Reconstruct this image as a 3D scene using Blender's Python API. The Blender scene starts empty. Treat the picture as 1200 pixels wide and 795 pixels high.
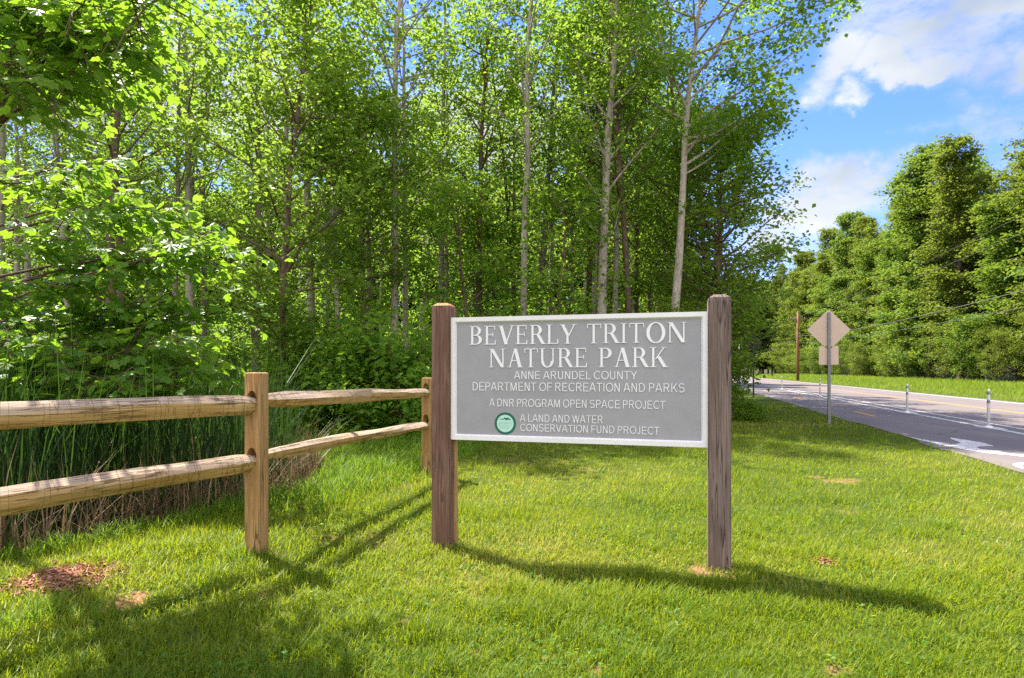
import bpy, bmesh, math, random
import numpy as np
from mathutils import Vector, Matrix

R = math.radians
random.seed(7)
rng = np.random.default_rng(11)
scene = bpy.context.scene
COL = scene.collection

# ------------------------------------------------------------------ camera
CAM_H = 1.3
cd = bpy.data.cameras.new('camera')
cam = bpy.data.objects.new('camera', cd)
COL.objects.link(cam)
cam.location = (0, 0, CAM_H)
cam.rotation_euler = (R(90), 0, 0)
cd.sensor_width = 36
cd.lens = 21.0
cd.shift_y = 0.0305
cd.clip_start = 0.05
cd.clip_end = 3000
scene.camera = cam
F, CX, HY = 700.0, 600.0, 434.0          # the photograph's own pixel geometry, used to survey the site

def at(px, py, D):                        # a surveyed point at distance D
    return Vector(((px-CX)/F*D, D, CAM_H + (HY-py)/F*D))
def gp(px, py):                           # a surveyed point on level ground
    D = CAM_H*F/(py-HY)
    return ((px-CX)/F*D, D)

# ------------------------------------------------------------------ light
SUN_TO = Vector((-0.505, 0.44, 1.0)).normalized()
ELEV = math.asin(SUN_TO.z)
AZ = math.atan2(SUN_TO.x, SUN_TO.y)       # clockwise from +Y
sl = bpy.data.lights.new('sun', 'SUN')
sl.energy = 4.6
sl.angle = R(0.55)
sl.color = (1.0, 0.93, 0.80)
sun = bpy.data.objects.new('sun', sl)
COL.objects.link(sun)
sun.rotation_euler = SUN_TO.to_track_quat('Z', 'Y').to_euler()
sun.location = (-20, 20, 40)

vs = scene.view_settings
vs.view_transform = 'Standard'
vs.look = 'None'
vs.exposure = 1.56
vs.gamma = 1.0
vs.use_curve_mapping = False
try:
    scene.cycles.max_bounces = 14
    scene.cycles.diffuse_bounces = 8
    scene.cycles.transmission_bounces = 12
    scene.cycles.glossy_bounces = 2
    scene.cycles.transparent_max_bounces = 4
    scene.cycles.caustics_reflective = False
    scene.cycles.caustics_refractive = False
    scene.cycles.sample_clamp_indirect = 4
    scene.cycles.use_adaptive_sampling = False
    scene.cycles.adaptive_threshold = 0.01
    scene.cycles.use_denoising = False
except Exception:
    pass

class NT:
    def __init__(s, tree): s.t = tree; s.n = tree.nodes; s.l = tree.links
    def new(s, typ, ins=None, **kw):
        n = s.n.new(typ)
        for k, v in kw.items(): setattr(n, k, v)
        for k, v in (ins or {}).items():
            if hasattr(v, 'bl_rna') and v.bl_rna.identifier.startswith('NodeSocket'): s.l.new(v, n.inputs[k])
            else: n.inputs[k].default_value = v
        return n
    def math(s, op, a, b=None, c=None, clamp=False):
        n = s.n.new('ShaderNodeMath'); n.operation = op; n.use_clamp = clamp
        for i, v in enumerate((a, b, c)):
            if v is None: continue
            if isinstance(v, (int, float)): n.inputs[i].default_value = v
            else: s.l.new(v, n.inputs[i])
        return n.outputs[0]
    def mix(s, fac, a, b, blend='MIX'):
        n = s.n.new('ShaderNodeMix'); n.data_type = 'RGBA'; n.blend_type = blend
        for i, v in ((0, fac), (6, a), (7, b)):
            if isinstance(v, (int, float)): n.inputs[i].default_value = v
            elif isinstance(v, tuple): n.inputs[i].default_value = v if len(v) == 4 else (*v, 1)
            else: s.l.new(v, n.inputs[i])
        return n.outputs[2]
    def ramp(s, fac, stops):
        n = s.n.new('ShaderNodeValToRGB'); cr = n.color_ramp
        while len(cr.elements) < len(stops): cr.elements.new(0.5)
        for e, (p, c) in zip(cr.elements, stops):
            e.position = p; e.color = c if len(c) == 4 else (*c, 1)
        s.l.new(fac, n.inputs[0]); return n.outputs[0]
    def maprange(s, v, a, b, c=0.0, d=1.0, smooth=True):
        n = s.n.new('ShaderNodeMapRange')
        n.interpolation_type = 'SMOOTHSTEP' if smooth else 'LINEAR'
        s.l.new(v, n.inputs[0])
        for i, x in zip((1, 2, 3, 4), (a, b, c, d)): n.inputs[i].default_value = x
        return n.outputs[0]
    def noise(s, vec, scale, detail=4, rough=0.55, distort=0.0):
        n = s.new('ShaderNodeTexNoise', {'Scale': scale, 'Detail': detail, 'Roughness': rough, 'Distortion': distort})
        if vec is not None: s.l.new(vec, n.inputs['Vector'])
        return n.outputs[0]
    def scaled(s, vec, sc, loc=(0, 0, 0)):
        n = s.n.new('ShaderNodeMapping'); s.l.new(vec, n.inputs[0])
        n.inputs['Scale'].default_value = sc; n.inputs['Location'].default_value = loc
        return n.outputs[0]

# ------------------------------------------------------------------ sky
world = bpy.data.worlds.new('World')
scene.world = world
world.use_nodes = True
w = NT(world.node_tree)
for n in list(w.n): w.n.remove(n)
sky = w.n.new('ShaderNodeTexSky')
sky.sky_type = 'NISHITA'
sky.sun_disc = False
sky.sun_elevation = ELEV
sky.sun_rotation = AZ
sky.altitude = 0
sky.air_density = 1.3
sky.dust_density = 0.4
sky.ozone_density = 3.0
SKY_STRENGTH = 0.15
tc = w.n.new('ShaderNodeTexCoord')
dirv = tc.outputs['Generated']
warp = w.new('ShaderNodeTexNoise', {'Scale': 7.0, 'Detail': 6, 'Roughness': 0.6}); w.l.new(dirv, warp.inputs['Vector'])
wv = w.new('ShaderNodeVectorMath', operation='SUBTRACT'); w.l.new(warp.outputs['Color'], wv.inputs[0]); wv.inputs[1].default_value = (.5, .5, .5)
wsc = w.new('ShaderNodeVectorMath', operation='SCALE'); w.l.new(wv.outputs[0], wsc.inputs[0]); wsc.inputs['Scale'].default_value = 0.20
wadd = w.new('ShaderNodeVectorMath', operation='ADD'); w.l.new(dirv, wadd.inputs[0]); w.l.new(wsc.outputs[0], wadd.inputs[1])
clouds = [  # azimuth/elevation of each cloud bank, its width, height and density
    ((1120, 25), .18, .080, .80), ((1040, 60), .07, .03, .6), ((1195, 75), .06, .04, .9),
    ((985, 82), .075, .050, .95), ((1062, 85), .095, .026, 1.0), ((1003, 122), .035, .026, .9),
    ((1180, 125), .085, .05, .9), ((958, 232), .12, .065, 1.2), ((1012, 215), .07, .028, .9), ((1085, 165), .05, .02, .35),
    ((930, 285), .12, .05, .9), ((1190, 205), .10, .04, .4),
    ((560, 150), .20, .12, 1.0), ((350, 140), .28, .10, 1.0), ((190, 80), .20, .10, .9), ((780, 220), .10, .08, .8), ((60, 60), .2, .2, .8),
]
acc = None
for (p, ww, hh, dens) in clouds:
    d = Vector(((p[0]-CX)/F, 1, (HY-p[1])/F)).normalized()
    sub = w.new('ShaderNodeVectorMath', operation='SUBTRACT'); w.l.new(wadd.outputs[0], sub.inputs[0]); sub.inputs[1].default_value = d
    mp = w.new('ShaderNodeVectorMath', operation='DIVIDE'); w.l.new(sub.outputs[0], mp.inputs[0]); mp.inputs[1].default_value = (ww, ww, hh)
    ln = w.new('ShaderNodeVectorMath', operation='LENGTH'); w.l.new(mp.outputs[0], ln.inputs[0])
    m = w.maprange(ln.outputs['Value'], 1.25, 0.1, 0.0, dens)
    acc = m if acc is None else w.math('MAXIMUM', acc, m)
det = w.noise(w.scaled(dirv, (1, 1, 2.2)), 9.0, 8, 0.62)
mask = w.math('MULTIPLY', acc, w.maprange(det, 0.25, 0.62, 0.25, 1.15))
mask = w.math('MINIMUM', w.maprange(mask, 0.08, 0.9, 0.0, 1.0), 1.0)
shade = w.noise(w.scaled(dirv, (1, 1, 1.6), (0.3, 0, 0)), 5.0, 4, 0.5)
ccol = w.ramp(shade, [(0.30, (1.25, 1.48, 1.82)), (0.60, (2.25, 2.32, 2.40))])
# unseen bright cloud bank behind the camera, added as neutral fill light
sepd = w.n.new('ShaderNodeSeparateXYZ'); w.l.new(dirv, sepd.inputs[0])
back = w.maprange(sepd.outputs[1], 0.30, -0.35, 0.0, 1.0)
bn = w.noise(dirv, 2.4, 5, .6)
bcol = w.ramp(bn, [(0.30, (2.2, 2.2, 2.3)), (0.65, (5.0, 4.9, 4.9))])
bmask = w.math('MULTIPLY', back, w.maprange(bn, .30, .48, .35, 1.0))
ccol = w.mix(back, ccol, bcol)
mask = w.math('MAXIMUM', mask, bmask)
hsv = w.new('ShaderNodeHueSaturation', {'Saturation': 1.25, 'Value': 1.0}); w.l.new(sky.outputs[0], hsv.inputs['Color'])
tint = w.mix(1.0, hsv.outputs[0], (0.50, 0.47, 0.74), 'MULTIPLY')
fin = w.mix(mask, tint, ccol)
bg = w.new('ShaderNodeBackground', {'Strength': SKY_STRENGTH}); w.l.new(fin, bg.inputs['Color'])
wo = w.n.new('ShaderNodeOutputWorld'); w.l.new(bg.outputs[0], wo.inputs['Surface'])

# ------------------------------------------------------------------ materials
MATS = {}
def mat(name):
    m = bpy.data.materials.new(name); m.use_nodes = True
    t = NT(m.node_tree)
    for n in list(t.n): t.n.remove(n)
    out = t.n.new('ShaderNodeOutputMaterial')
    MATS[name] = m
    return m, t, out
def principled(t, out, col, rough=0.6, bump=None, bstr=0.3, bdist=0.01, metal=0.0, spec=0.4):
    p = t.n.new('ShaderNodeBsdfPrincipled')
    if isinstance(col, tuple): p.inputs['Base Color'].default_value = (*col, 1)
    else: t.l.new(col, p.inputs['Base Color'])
    if isinstance(rough, (int, float)): p.inputs['Roughness'].default_value = rough
    else: t.l.new(rough, p.inputs['Roughness'])
    p.inputs['Metallic'].default_value = metal
    p.inputs['Specular IOR Level'].default_value = spec
    if bump is not None:
        b = t.new('ShaderNodeBump', {'Strength': bstr, 'Distance': bdist, 'Height': bump})
        t.l.new(b.outputs[0], p.inputs['Normal'])
    t.l.new(p.outputs[0], out.inputs[0])
    return p
def objco(t): return t.n.new('ShaderNodeTexCoord').outputs['Object']
def worldco(t): return t.n.new('ShaderNodeNewGeometry').outputs['Position']
def attr(t, name): return t.new('ShaderNodeAttribute', attribute_name=name).outputs['Fac']

def leaf_mat(name, stops, trans, transfac=0.45, rough=0.45, spec=0.35, worldnoise=0.6, objvar=0.06):
    m, t, out = mat(name)
    tn = attr(t, 'tint')
    ns = t.noise(worldco(t), worldnoise, 2)
    f = t.math('ADD', t.math('MULTIPLY', tn, 0.72), t.math('MULTIPLY', ns, 0.28))
    col = t.ramp(f, stops)
    oi = t.n.new('ShaderNodeObjectInfo')
    h = t.new('ShaderNodeHueSaturation')
    t.l.new(col, h.inputs['Color'])
    t.l.new(t.math('ADD', t.math('MULTIPLY', oi.outputs['Random'], objvar), 0.5-objvar/2), h.inputs['Hue'])
    t.l.new(t.math('ADD', t.math('MULTIPLY', oi.outputs['Random'], 0.5), 0.75), h.inputs['Value'])
    p = principled(t, out, h.outputs[0], rough, spec=spec)
    tr = t.n.new('ShaderNodeBsdfTranslucent')
    tcol = t.mix(0.62, h.outputs[0], trans)
    t.l.new(tcol, tr.inputs['Color'])
    mx = t.new('ShaderNodeMixShader', {0: transfac})
    t.l.new(p.outputs[0], mx.inputs[1]); t.l.new(tr.outputs[0], mx.inputs[2])
    t.l.new(mx.outputs[0], out.inputs[0])
    return m

LEAF_FOREST = leaf_mat('leaf_forest', [(0.15, (.060, .130, .014)), (0.5, (.115, .205, .022)), (0.85, (.180, .265, .032))], (.46, .68, .060), .57, objvar=.03, spec=.25)
LEAF_DEEP = leaf_mat('leaf_deep', [(0.15, (.050, .120, .016)), (0.5, (.100, .190, .024)), (0.85, (.155, .245, .034))], (.50, .74, .050), .56, objvar=.03, spec=.25)
LEAF_NEAR = leaf_mat('leaf_near', [(0.15, (.050, .140, .014)), (0.5, (.105, .205, .018)), (0.85, (.180, .270, .026))], (.43, .70, .035), .52, rough=.42, spec=.35, objvar=0)
LEAF_FAR = leaf_mat('leaf_far', [(0.15, (.042, .100, .016)), (0.5, (.090, .155, .022)), (0.85, (.160, .210, .032))], (.42, .54, .045), .45, spec=.2, objvar=.07)
REED = leaf_mat('reed_leaf', [(0.1, (.012, .034, .010)), (0.5, (.030, .075, .015)), (0.9, (.090, .140, .030))], (.12, .24, .03), .28, spec=.15, objvar=0)
DRY = leaf_mat('reed_dry', [(0.1, (.05, .045, .020)), (0.45, (.17, .105, .055)), (0.9, (.44, .30, .18))], (.3, .2, .12), .2, spec=.15, objvar=0)
GRASS = leaf_mat('grass_blade', [(0.08, (.045, .105, .007)), (0.36, (.125, .190, .010)), (0.66, (.225, .268, .018)), (0.92, (.430, .345, .100))], (.53, .64, .016), .44, spec=.18, worldnoise=1.1, objvar=0.0)
GRASS_T = leaf_mat('grass_tall', [(0.1, (.040, .115, .008)), (0.5, (.090, .180, .014)), (0.9, (.180, .250, .030))], (.38, .56, .02), .42, spec=.15, objvar=0.0)
GRASS_V = leaf_mat('grass_verge', [(0.1, (.090, .170, .012)), (0.5, (.150, .230, .018)), (0.9, (.240, .270, .045))], (.42, .56, .03), .42, spec=.15, objvar=0.0)

def bark_mat(name, c1, c2, vs=9):
    m, t, out = mat(name)
    co = objco(t)
    n1 = t.noise(t.scaled(co, (vs, vs, vs*.28)), 3.0, 5, .65)
    n2 = t.noise(co, 1.6, 3)
    f = t.math('ADD', t.math('MULTIPLY', n1, .7), t.math('MULTIPLY', n2, .3))
    c = t.ramp(f, [(0.33, c1), (0.62, c2)])
    principled(t, out, c, .9, n1, .6, .02, spec=.2)
    return m
BARK_PALE = bark_mat('bark_pale', (.20, .16, .13), (.50, .44, .38))
BARK_BROWN = bark_mat('bark_brown', (.055, .036, .026), (.20, .135, .095))
BARK_GREY = bark_mat('bark_grey', (.10, .08, .065), (.29, .24, .20))

def wood_mat(name, dark, mid, light, grey=None, axis='Z', knots=True, checks=False, greyamt=0.0):
    m, t, out = mat(name)
    co = objco(t)
    sc = {'Z': (14, 14, .7), 'X': (.7, 14, 14)}[axis]
    g = t.noise(t.scaled(co, sc), 4.0, 6, .62, .6)
    b = t.noise(t.scaled(co, tuple(x*.2 if x > 1 else x*.9 for x in sc)), 3.0, 3)
    f = t.math('ADD', t.math('MULTIPLY', g, .65), t.math('MULTIPLY', b, .35))
    c = t.ramp(f, [(0.30, dark), (0.5, mid), (0.68, light)])
    h = g
    if grey:
        nrm = t.n.new('ShaderNodeNewGeometry').outputs['Normal']
        sep = t.n.new('ShaderNodeSeparateXYZ'); t.l.new(nrm, sep.inputs[0])
        up = t.maprange(sep.outputs[2], 0.05, 0.75, 0.0, greyamt)      # weathered silver on the upper faces
        c = t.mix(t.math('MULTIPLY', up, t.maprange(b, .3, .6, .55, 1.0)), c, grey)
    if knots:
        v = t.new('ShaderNodeTexVoronoi', {'Scale': 1.0, 'Randomness': 1.0})
        t.l.new(t.scaled(co, {'Z': (5.5, 5.5, 2.4), 'X': (2.0, 6, 6)}[axis], (.3, .1, .2)), v.inputs['Vector'])
        ksel = t.new('ShaderNodeSeparateColor'); t.l.new(v.outputs['Color'], ksel.inputs[0])
        k = t.math('MULTIPLY', t.maprange(v.outputs['Distance'], 0.17, 0.05, 0.0, .85), t.maprange(ksel.outputs[0], .62, .68))
        c = t.mix(k, c, tuple(x*.22 for x in dark))
    if checks:                                                       # cracks running across the hewn log
        cr = t.noise(t.scaled(co, (13, 1.6, 1.6)), 1.0, 3, .5, .4)
        ck = t.maprange(t.math('ABSOLUTE', t.math('SUBTRACT', cr, .5)), 0.012, 0.003, 0.0, .42)
        c = t.mix(ck, c, tuple(x*.4 for x in dark))
        lc_ = t.noise(t.scaled(co, (.45, 9, 9), (1, 2, 3)), 2.2, 4, .55, .4)
        lk = t.math('MULTIPLY', t.maprange(t.math('ABSOLUTE', t.math('SUBTRACT', lc_, .5)), 0.020, 0.004, 0.0, .7), t.maprange(b, .44, .56))
        c = t.mix(lk, c, tuple(x*.35 for x in dark))
        h = t.math('SUBTRACT', g, t.math('ADD', ck, lk))
    if axis == 'Z':
        cr = t.noise(t.scaled(co, (11, 11, .45), (2, 3, .4)), 2.0, 3, .5, .3)
        ck = t.math('MULTIPLY', t.maprange(t.math('ABSOLUTE', t.math('SUBTRACT', cr, .5)), 0.016, 0.003, 0.0, .75), t.maprange(b, .42, .58))
        c = t.mix(ck, c, tuple(x*.3 for x in dark))
        h = t.math('SUBTRACT', g, ck)
    principled(t, out, c, .85, h, .8, .010, spec=.2)
    return m
WOOD_SIGN = wood_mat('wood_sign_brown', (.085, .045, .030), (.185, .105, .078), (.31, .195, .150))
WOOD_SIGN_B = wood_mat('wood_sign_purple', (.095, .065, .056), (.19, .138, .122), (.29, .220, .200), knots=False)
WOOD_POST = wood_mat('wood_fence_post', (.26, .135, .052), (.40, .230, .095), (.52, .335, .165))
WOOD_RAIL = wood_mat('wood_fence_rail', (.30, .160, .050), (.46, .285, .105), (.58, .395, .18), (.45, .365, .32), 'X', True, True, .75)
WOOD_TOP = wood_mat('wood_end_grain', (.40, .13, .06), (.55, .20, .10), (.62, .28, .16), knots=False)

def plain(name, col, rough=.5, metal=0., noise=.08, scale=30, spec=.4, bump=0.0):
    m, t, out = mat(name)
    n = t.noise(objco(t), scale, 4, .6)
    n2 = t.noise(objco(t), scale*.08, 3, .6)
    k = t.math('ADD', t.math('MULTIPLY', n, .5), t.math('MULTIPLY', n2, .5))
    c = t.mix(t.maprange(k, .35, .65), tuple(x*(1-noise) for x in col), tuple(min(1, x*(1+noise)) for x in col))
    principled(t, out, c, rough, n if bump else None, bump, .003, metal, spec)
    return m
PANEL = plain('panel_grey', (.345, .335, .375), .55, 0, .05, 14, .3, 0)
WHITE = plain('white_trim', (.85, .81, .86), .5, 0, .05, 20)
LETTER = plain('white_letter', (.88, .85, .90), .5, 0, .03, 60)
G_DARK = plain('seal_green', (.010, .13, .085), .5)
G_MINT = plain('seal_mint', (.50, .80, .70), .5)
G_INK = plain('seal_ink', (.02, .14, .11), .5)
G_GREY = plain('seal_grey', (.42, .55, .52), .5)
ALU = plain('sign_back_aluminium', (.62, .47, .37), .6, 0., .06, 8)
STEEL = plain('galvanised_steel', (.22, .22, .23), .5, .5, .15, 14)
PDARK = plain('dark_post', (.035, .030, .028), .7)
PLASTIC = plain('white_plastic', (.78, .78, .78), .45, 0, .05, 12)
BAND = plain('grey_reflective_band', (.26, .26, .28), .4)
POLEWOOD = wood_mat('wood_utility_pole', (.19, .085, .045), (.29, .135, .070), (.36, .19, .11), knots=False)
POLEGREY = wood_mat('wood_utility_grey', (.22, .18, .15), (.34, .29, .24), (.42, .36, .3), knots=False)
WIRE = plain('wire_grey', (.14, .14, .12), .7, spec=.1)
HOLE = plain('hole_dark', (.02, .012, .008), .9)

def marking(name, col, lo=.22):
    m, t, out = mat(name)
    n = t.noise(worldco(t), 6, 5, .7)
    wv = t.noise(worldco(t), 45, 3, .7)
    k = t.maprange(t.math('ADD', t.math('MULTIPLY', n, .5), t.math('MULTIPLY', wv, .5)), (.38), .55, lo, .95)
    c = t.mix(k, (.13, .12, .125), col)
    principled(t, out, c, .75, spec=.2)
    return m
PAINT_W = marking('paint_white', (.66, .63, .62))
PAINT_Y = marking('paint_yellow', (.74, .34, .030), .6)

m, t, out = mat('asphalt')
co = worldco(t)
n1 = t.noise(co, .35, 4, .6); n2 = t.noise(co, 70, 3, .8)
rot = t.n.new('ShaderNodeMapping'); t.l.new(co, rot.inputs[0]); rot.inputs['Rotation'].default_value = (0, 0, R(15.4)); rot.inputs['Scale'].default_value = (1.2, .03, 1)
n3 = t.noise(rot.outputs[0], 1.3, 4, .6)
base = t.ramp(t.math('ADD', t.math('MULTIPLY', n1, .4), t.math('MULTIPLY', n3, .6)), [(0.35, (.112, .093, .094)), (0.65, (.185, .155, .154))])
vo = t.new('ShaderNodeTexVoronoi', {'Scale': .55}, feature='DISTANCE_TO_EDGE')
wrp = t.new('ShaderNodeVectorMath', operation='ADD'); wno = t.new('ShaderNodeTexNoise', {'Scale': 1.4, 'Detail': 5}); t.l.new(co, wno.inputs['Vector'])
t.l.new(co, wrp.inputs[0]); t.l.new(wno.outputs['Color'], wrp.inputs[1]); t.l.new(wrp.outputs[0], vo.inputs['Vector'])
crk = t.math('MULTIPLY', t.maprange(vo.outputs['Distance'], .016, .004, 0, .6), t.maprange(n1, .45, .6))
c = t.mix(t.maprange(n2, .35, .65, 0, .45), base, (.27, .235, .23))
c = t.mix(crk, c, (.04, .035, .035))
principled(t, out, c, .85, n2, .5, .004, spec=.25)
ASPHALT = MATS['asphalt']

m, t, out = mat('ground_soil')
co = worldco(t)
n1 = t.noise(co, 1.1, 5, .65); n2 = t.noise(co, 28, 4, .75)
k = t.math('ADD', t.math('MULTIPLY', n1, .45), t.math('MULTIPLY', n2, .55))
g = t.ramp(k, [(0.32, (.028, .050, .008)), (0.5, (.060, .088, .012)), (0.68, (.120, .120, .032))])
d = t.ramp(k, [(0.32, (.13, .060, .030)), (0.5, (.26, .14, .075)), (0.66, (.42, .27, .16))])
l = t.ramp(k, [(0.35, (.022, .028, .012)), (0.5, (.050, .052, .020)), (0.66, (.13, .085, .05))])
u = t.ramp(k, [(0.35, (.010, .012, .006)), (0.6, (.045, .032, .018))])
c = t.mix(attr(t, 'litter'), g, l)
c = t.mix(attr(t, 'mud'), c, u)
c = t.mix(t.maprange(t.math('ADD', attr(t, 'bare'), t.math('MULTIPLY', t.math('SUBTRACT', n2, .5), 1.1)), .28, .80), c, d)
principled(t, out, c, .95, k, .8, .03, spec=.1)
SOIL = MATS['ground_soil']

m, t, out = mat('pond_water')
n = t.noise(worldco(t), 9, 4)
principled(t, out, t.ramp(n, [(.4, (.025, .022, .012)), (.65, (.10, .065, .03))]), .12, n, .15, .02, spec=.5)
WATER = MATS['pond_water']
m, t, out = mat('dead_litter')
principled(t, out, t.ramp(attr(t, 'tint'), [(0, (.16, .075, .03)), (.5, (.34, .17, .07)), (1, (.46, .30, .16))]), .9, spec=.1)
LITTER = MATS['dead_litter']
m, t, out = mat('mulch_chips')
principled(t, out, t.ramp(attr(t, 'tint'), [(0, (.20, .08, .045)), (.5, (.42, .19, .115)), (1, (.58, .36, .25))]), .9, spec=.1)
MULCH = MATS['mulch_chips']

# ------------------------------------------------------------------ object helpers
def tag(o, label=None, cat=None, group=None, kind=None):
    if label: o['label'] = label
    if cat: o['category'] = cat
    if group: o['group'] = group
    if kind: o['kind'] = kind
    return o
def obj(name, me, material=None, parent=None, loc=None):
    o = bpy.data.objects.new(name, me)
    COL.objects.link(o)
    if material is not None and me is not None:
        me.materials.clear(); me.materials.append(material)
    if parent is not None: o.parent = parent
    if loc is not None: o.location = loc
    return o
def empty(name, loc, rz=0, label=None, cat=None, group=None):
    o = bpy.data.objects.new(name, None); COL.objects.link(o)
    o.empty_display_size = .2
    o.location = loc; o.rotation_euler = (0, 0, rz)
    return tag(o, label, cat, group)
def copy_tree(o, parent=None):
    c = o.copy(); COL.objects.link(c)
    if parent is not None: c.parent = parent
    for ch in list(o.children): copy_tree(ch, c)
    return c

def mesh_np(name, verts, loops, sizes, tint=None, smooth=False, extra=None):
    """verts (N,3); loops flat vertex indices; sizes per polygon; tint per vertex"""
    me = bpy.data.meshes.new(name)
    verts = np.ascontiguousarray(verts, dtype=np.float32)
    loops = np.ascontiguousarray(loops, dtype=np.int32)
    sizes = np.ascontiguousarray(sizes, dtype=np.int32)
    me.vertices.add(len(verts)); me.vertices.foreach_set('co', verts.ravel())
    me.loops.add(len(loops)); me.loops.foreach_set('vertex_index', loops)
    me.polygons.add(len(sizes))
    st = np.zeros(len(sizes), np.int32); st[1:] = np.cumsum(sizes)[:-1]
    me.polygons.foreach_set('loop_start', st)
    me.polygons.foreach_set('use_smooth', np.full(len(sizes), smooth))
    if tint is not None:
        a = me.attributes.new('tint', 'FLOAT', 'POINT'); a.data.foreach_set('value', np.ascontiguousarray(tint, dtype=np.float32))
    for k, v in (extra or {}).items():
        a = me.attributes.new(k, 'FLOAT', 'POINT'); a.data.foreach_set('value', np.ascontiguousarray(v, dtype=np.float32))
    me.update(calc_edges=True)
    me.validate()
    return me

class Tubes:
    def __init__(s): s.v = []; s.f = []
    def add(s, pts, radii, sides=6, cap=True):
        base = len(s.v)
        n = len(pts)
        prev = None
        for i, (p, r) in enumerate(zip(pts, radii)):
            p = Vector(p)
            d = (Vector(pts[min(i+1, n-1)]) - Vector(pts[max(i-1, 0)])).normalized()
            if prev is None:
                a = d.orthogonal().normalized()
            else:
                a = (prev - d*prev.dot(d)).normalized()
            prev = a
            b = d.cross(a)
            for k in range(sides):
                th = 2*math.pi*k/sides
                s.v.append(p + (a*math.cos(th) + b*math.sin(th))*r)
        for i in range(n-1):
            for k in range(sides):
                q = base+i*sides
                s.f.append((q+k, q+(k+1) % sides, q+sides+(k+1) % sides, q+sides+k))
        if cap:
            s.f.append(tuple(base+(n-1)*sides+k for k in range(sides)))
            s.f.append(tuple(base+sides-1-k for k in range(sides)))
    def mesh(s, name, smooth=True):
        me = bpy.data.meshes.new(name)
        me.from_pydata([tuple(v) for v in s.v], [], s.f)
        if smooth: me.polygons.foreach_set('use_smooth', [len(f) == 4 for f in s.f])
        me.update(); return me

def bm_mesh(bm, name, smooth=False):
    me = bpy.data.meshes.new(name)
    bmesh.ops.recalc_face_normals(bm, faces=bm.faces)
    bm.to_mesh(me); bm.free()
    if smooth: me.polygons.foreach_set('use_smooth', [True]*len(me.polygons))
    return me
def bm_box(bm, lo, hi, bevel=0.0, seg=1):
    r = bmesh.ops.create_cube(bm, size=1)
    vsx = r['verts']
    lo, hi = Vector(lo), Vector(hi)
    for v in vsx:
        v.co = Vector(((v.co.x+.5)*(hi.x-lo.x)+lo.x, (v.co.y+.5)*(hi.y-lo.y)+lo.y, (v.co.z+.5)*(hi.z-lo.z)+lo.z))
    if bevel > 0:
        es = list({e for v in vsx for e in v.link_edges})
        bmesh.ops.bevel(bm, geom=es, offset=bevel, segments=seg, affect='EDGES', profile=.6)

# smooth 2-D noise for ground relief and planting density
_lat = rng.random((64, 64))
def vnoise(x, y, sc, ox=0.0):
    u = np.asarray(x)*sc+ox+100; v = np.asarray(y)*sc+ox*1.7+100
    i = np.floor(u).astype(int); j = np.floor(v).astype(int)
    fu = u-i; fv = v-j
    fu = fu*fu*(3-2*fu); fv = fv*fv*(3-2*fv)
    g = lambda a, b: _lat[a % 64, b % 64]
    return (g(i, j)*(1-fu)+g(i+1, j)*fu)*(1-fv)+(g(i, j+1)*(1-fu)+g(i+1, j+1)*fu)*fv
def sstep(a, b, x):
    t_ = np.clip((np.asarray(x, float)-a)/(b-a), 0, 1); return t_*t_*(3-2*t_)

# ------------------------------------------------------------------ the road's line
SL = 0.278                                   # x gained per metre of distance
CS = 1/math.hypot(1, SL)
def edge_x(y): return 6.34 + SL*(np.asarray(y)-7.4)      # near kerb line
def road_s(x, y): return (np.asarray(x)-edge_x(y))*CS    # distance across the road from its near edge
def road_pt(s, D, z=0.0):                    # point at offset s, at along-distance with y=D on the edge
    return Vector((float(edge_x(D))+s*CS, D-s*SL*CS, z))
ROAD_W = 8.9

# wet ditch behind the fence: smooth signed membership
def wet(x, y):
    x = np.asarray(x, float); y = np.asarray(y, float)
    ex = np.interp(y, [-2, 2.2, 3.2, 4.1, 5.4, 6.6, 7.4, 9, 11, 13], [-9, -6.6, -4.7, -3.55, -2.6, -1.95, -2.3, -2.9, -4.2, -7])
    ex = ex + (vnoise(x, y, 1.3)-.5)*.35
    return np.clip((ex-x)/.55, 0, 1) * sstep(13.5, 11.5, y)
def gz(x, y):
    x = np.asarray(x, float); y = np.asarray(y, float)
    z = (vnoise(x, y, .45)-.5)*.05 + (vnoise(x, y, 1.6, 3)-.5)*.025
    z = z*sstep(.2, 1.5, -road_s(x, y)) 
    z = z - .42*sstep(0, 1, wet(x, y))
    rs = road_s(x, y)
    z = z + .25*sstep(ROAD_W+2, ROAD_W+14, rs) + 3.5*sstep(ROAD_W+23, ROAD_W+75, rs)
    z = z + .022*sstep(-.5, .0, rs)*(rs < 4)
    return z
def gzf(x, y): return float(gz(np.array([x]), np.array([y]))[0])

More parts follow.
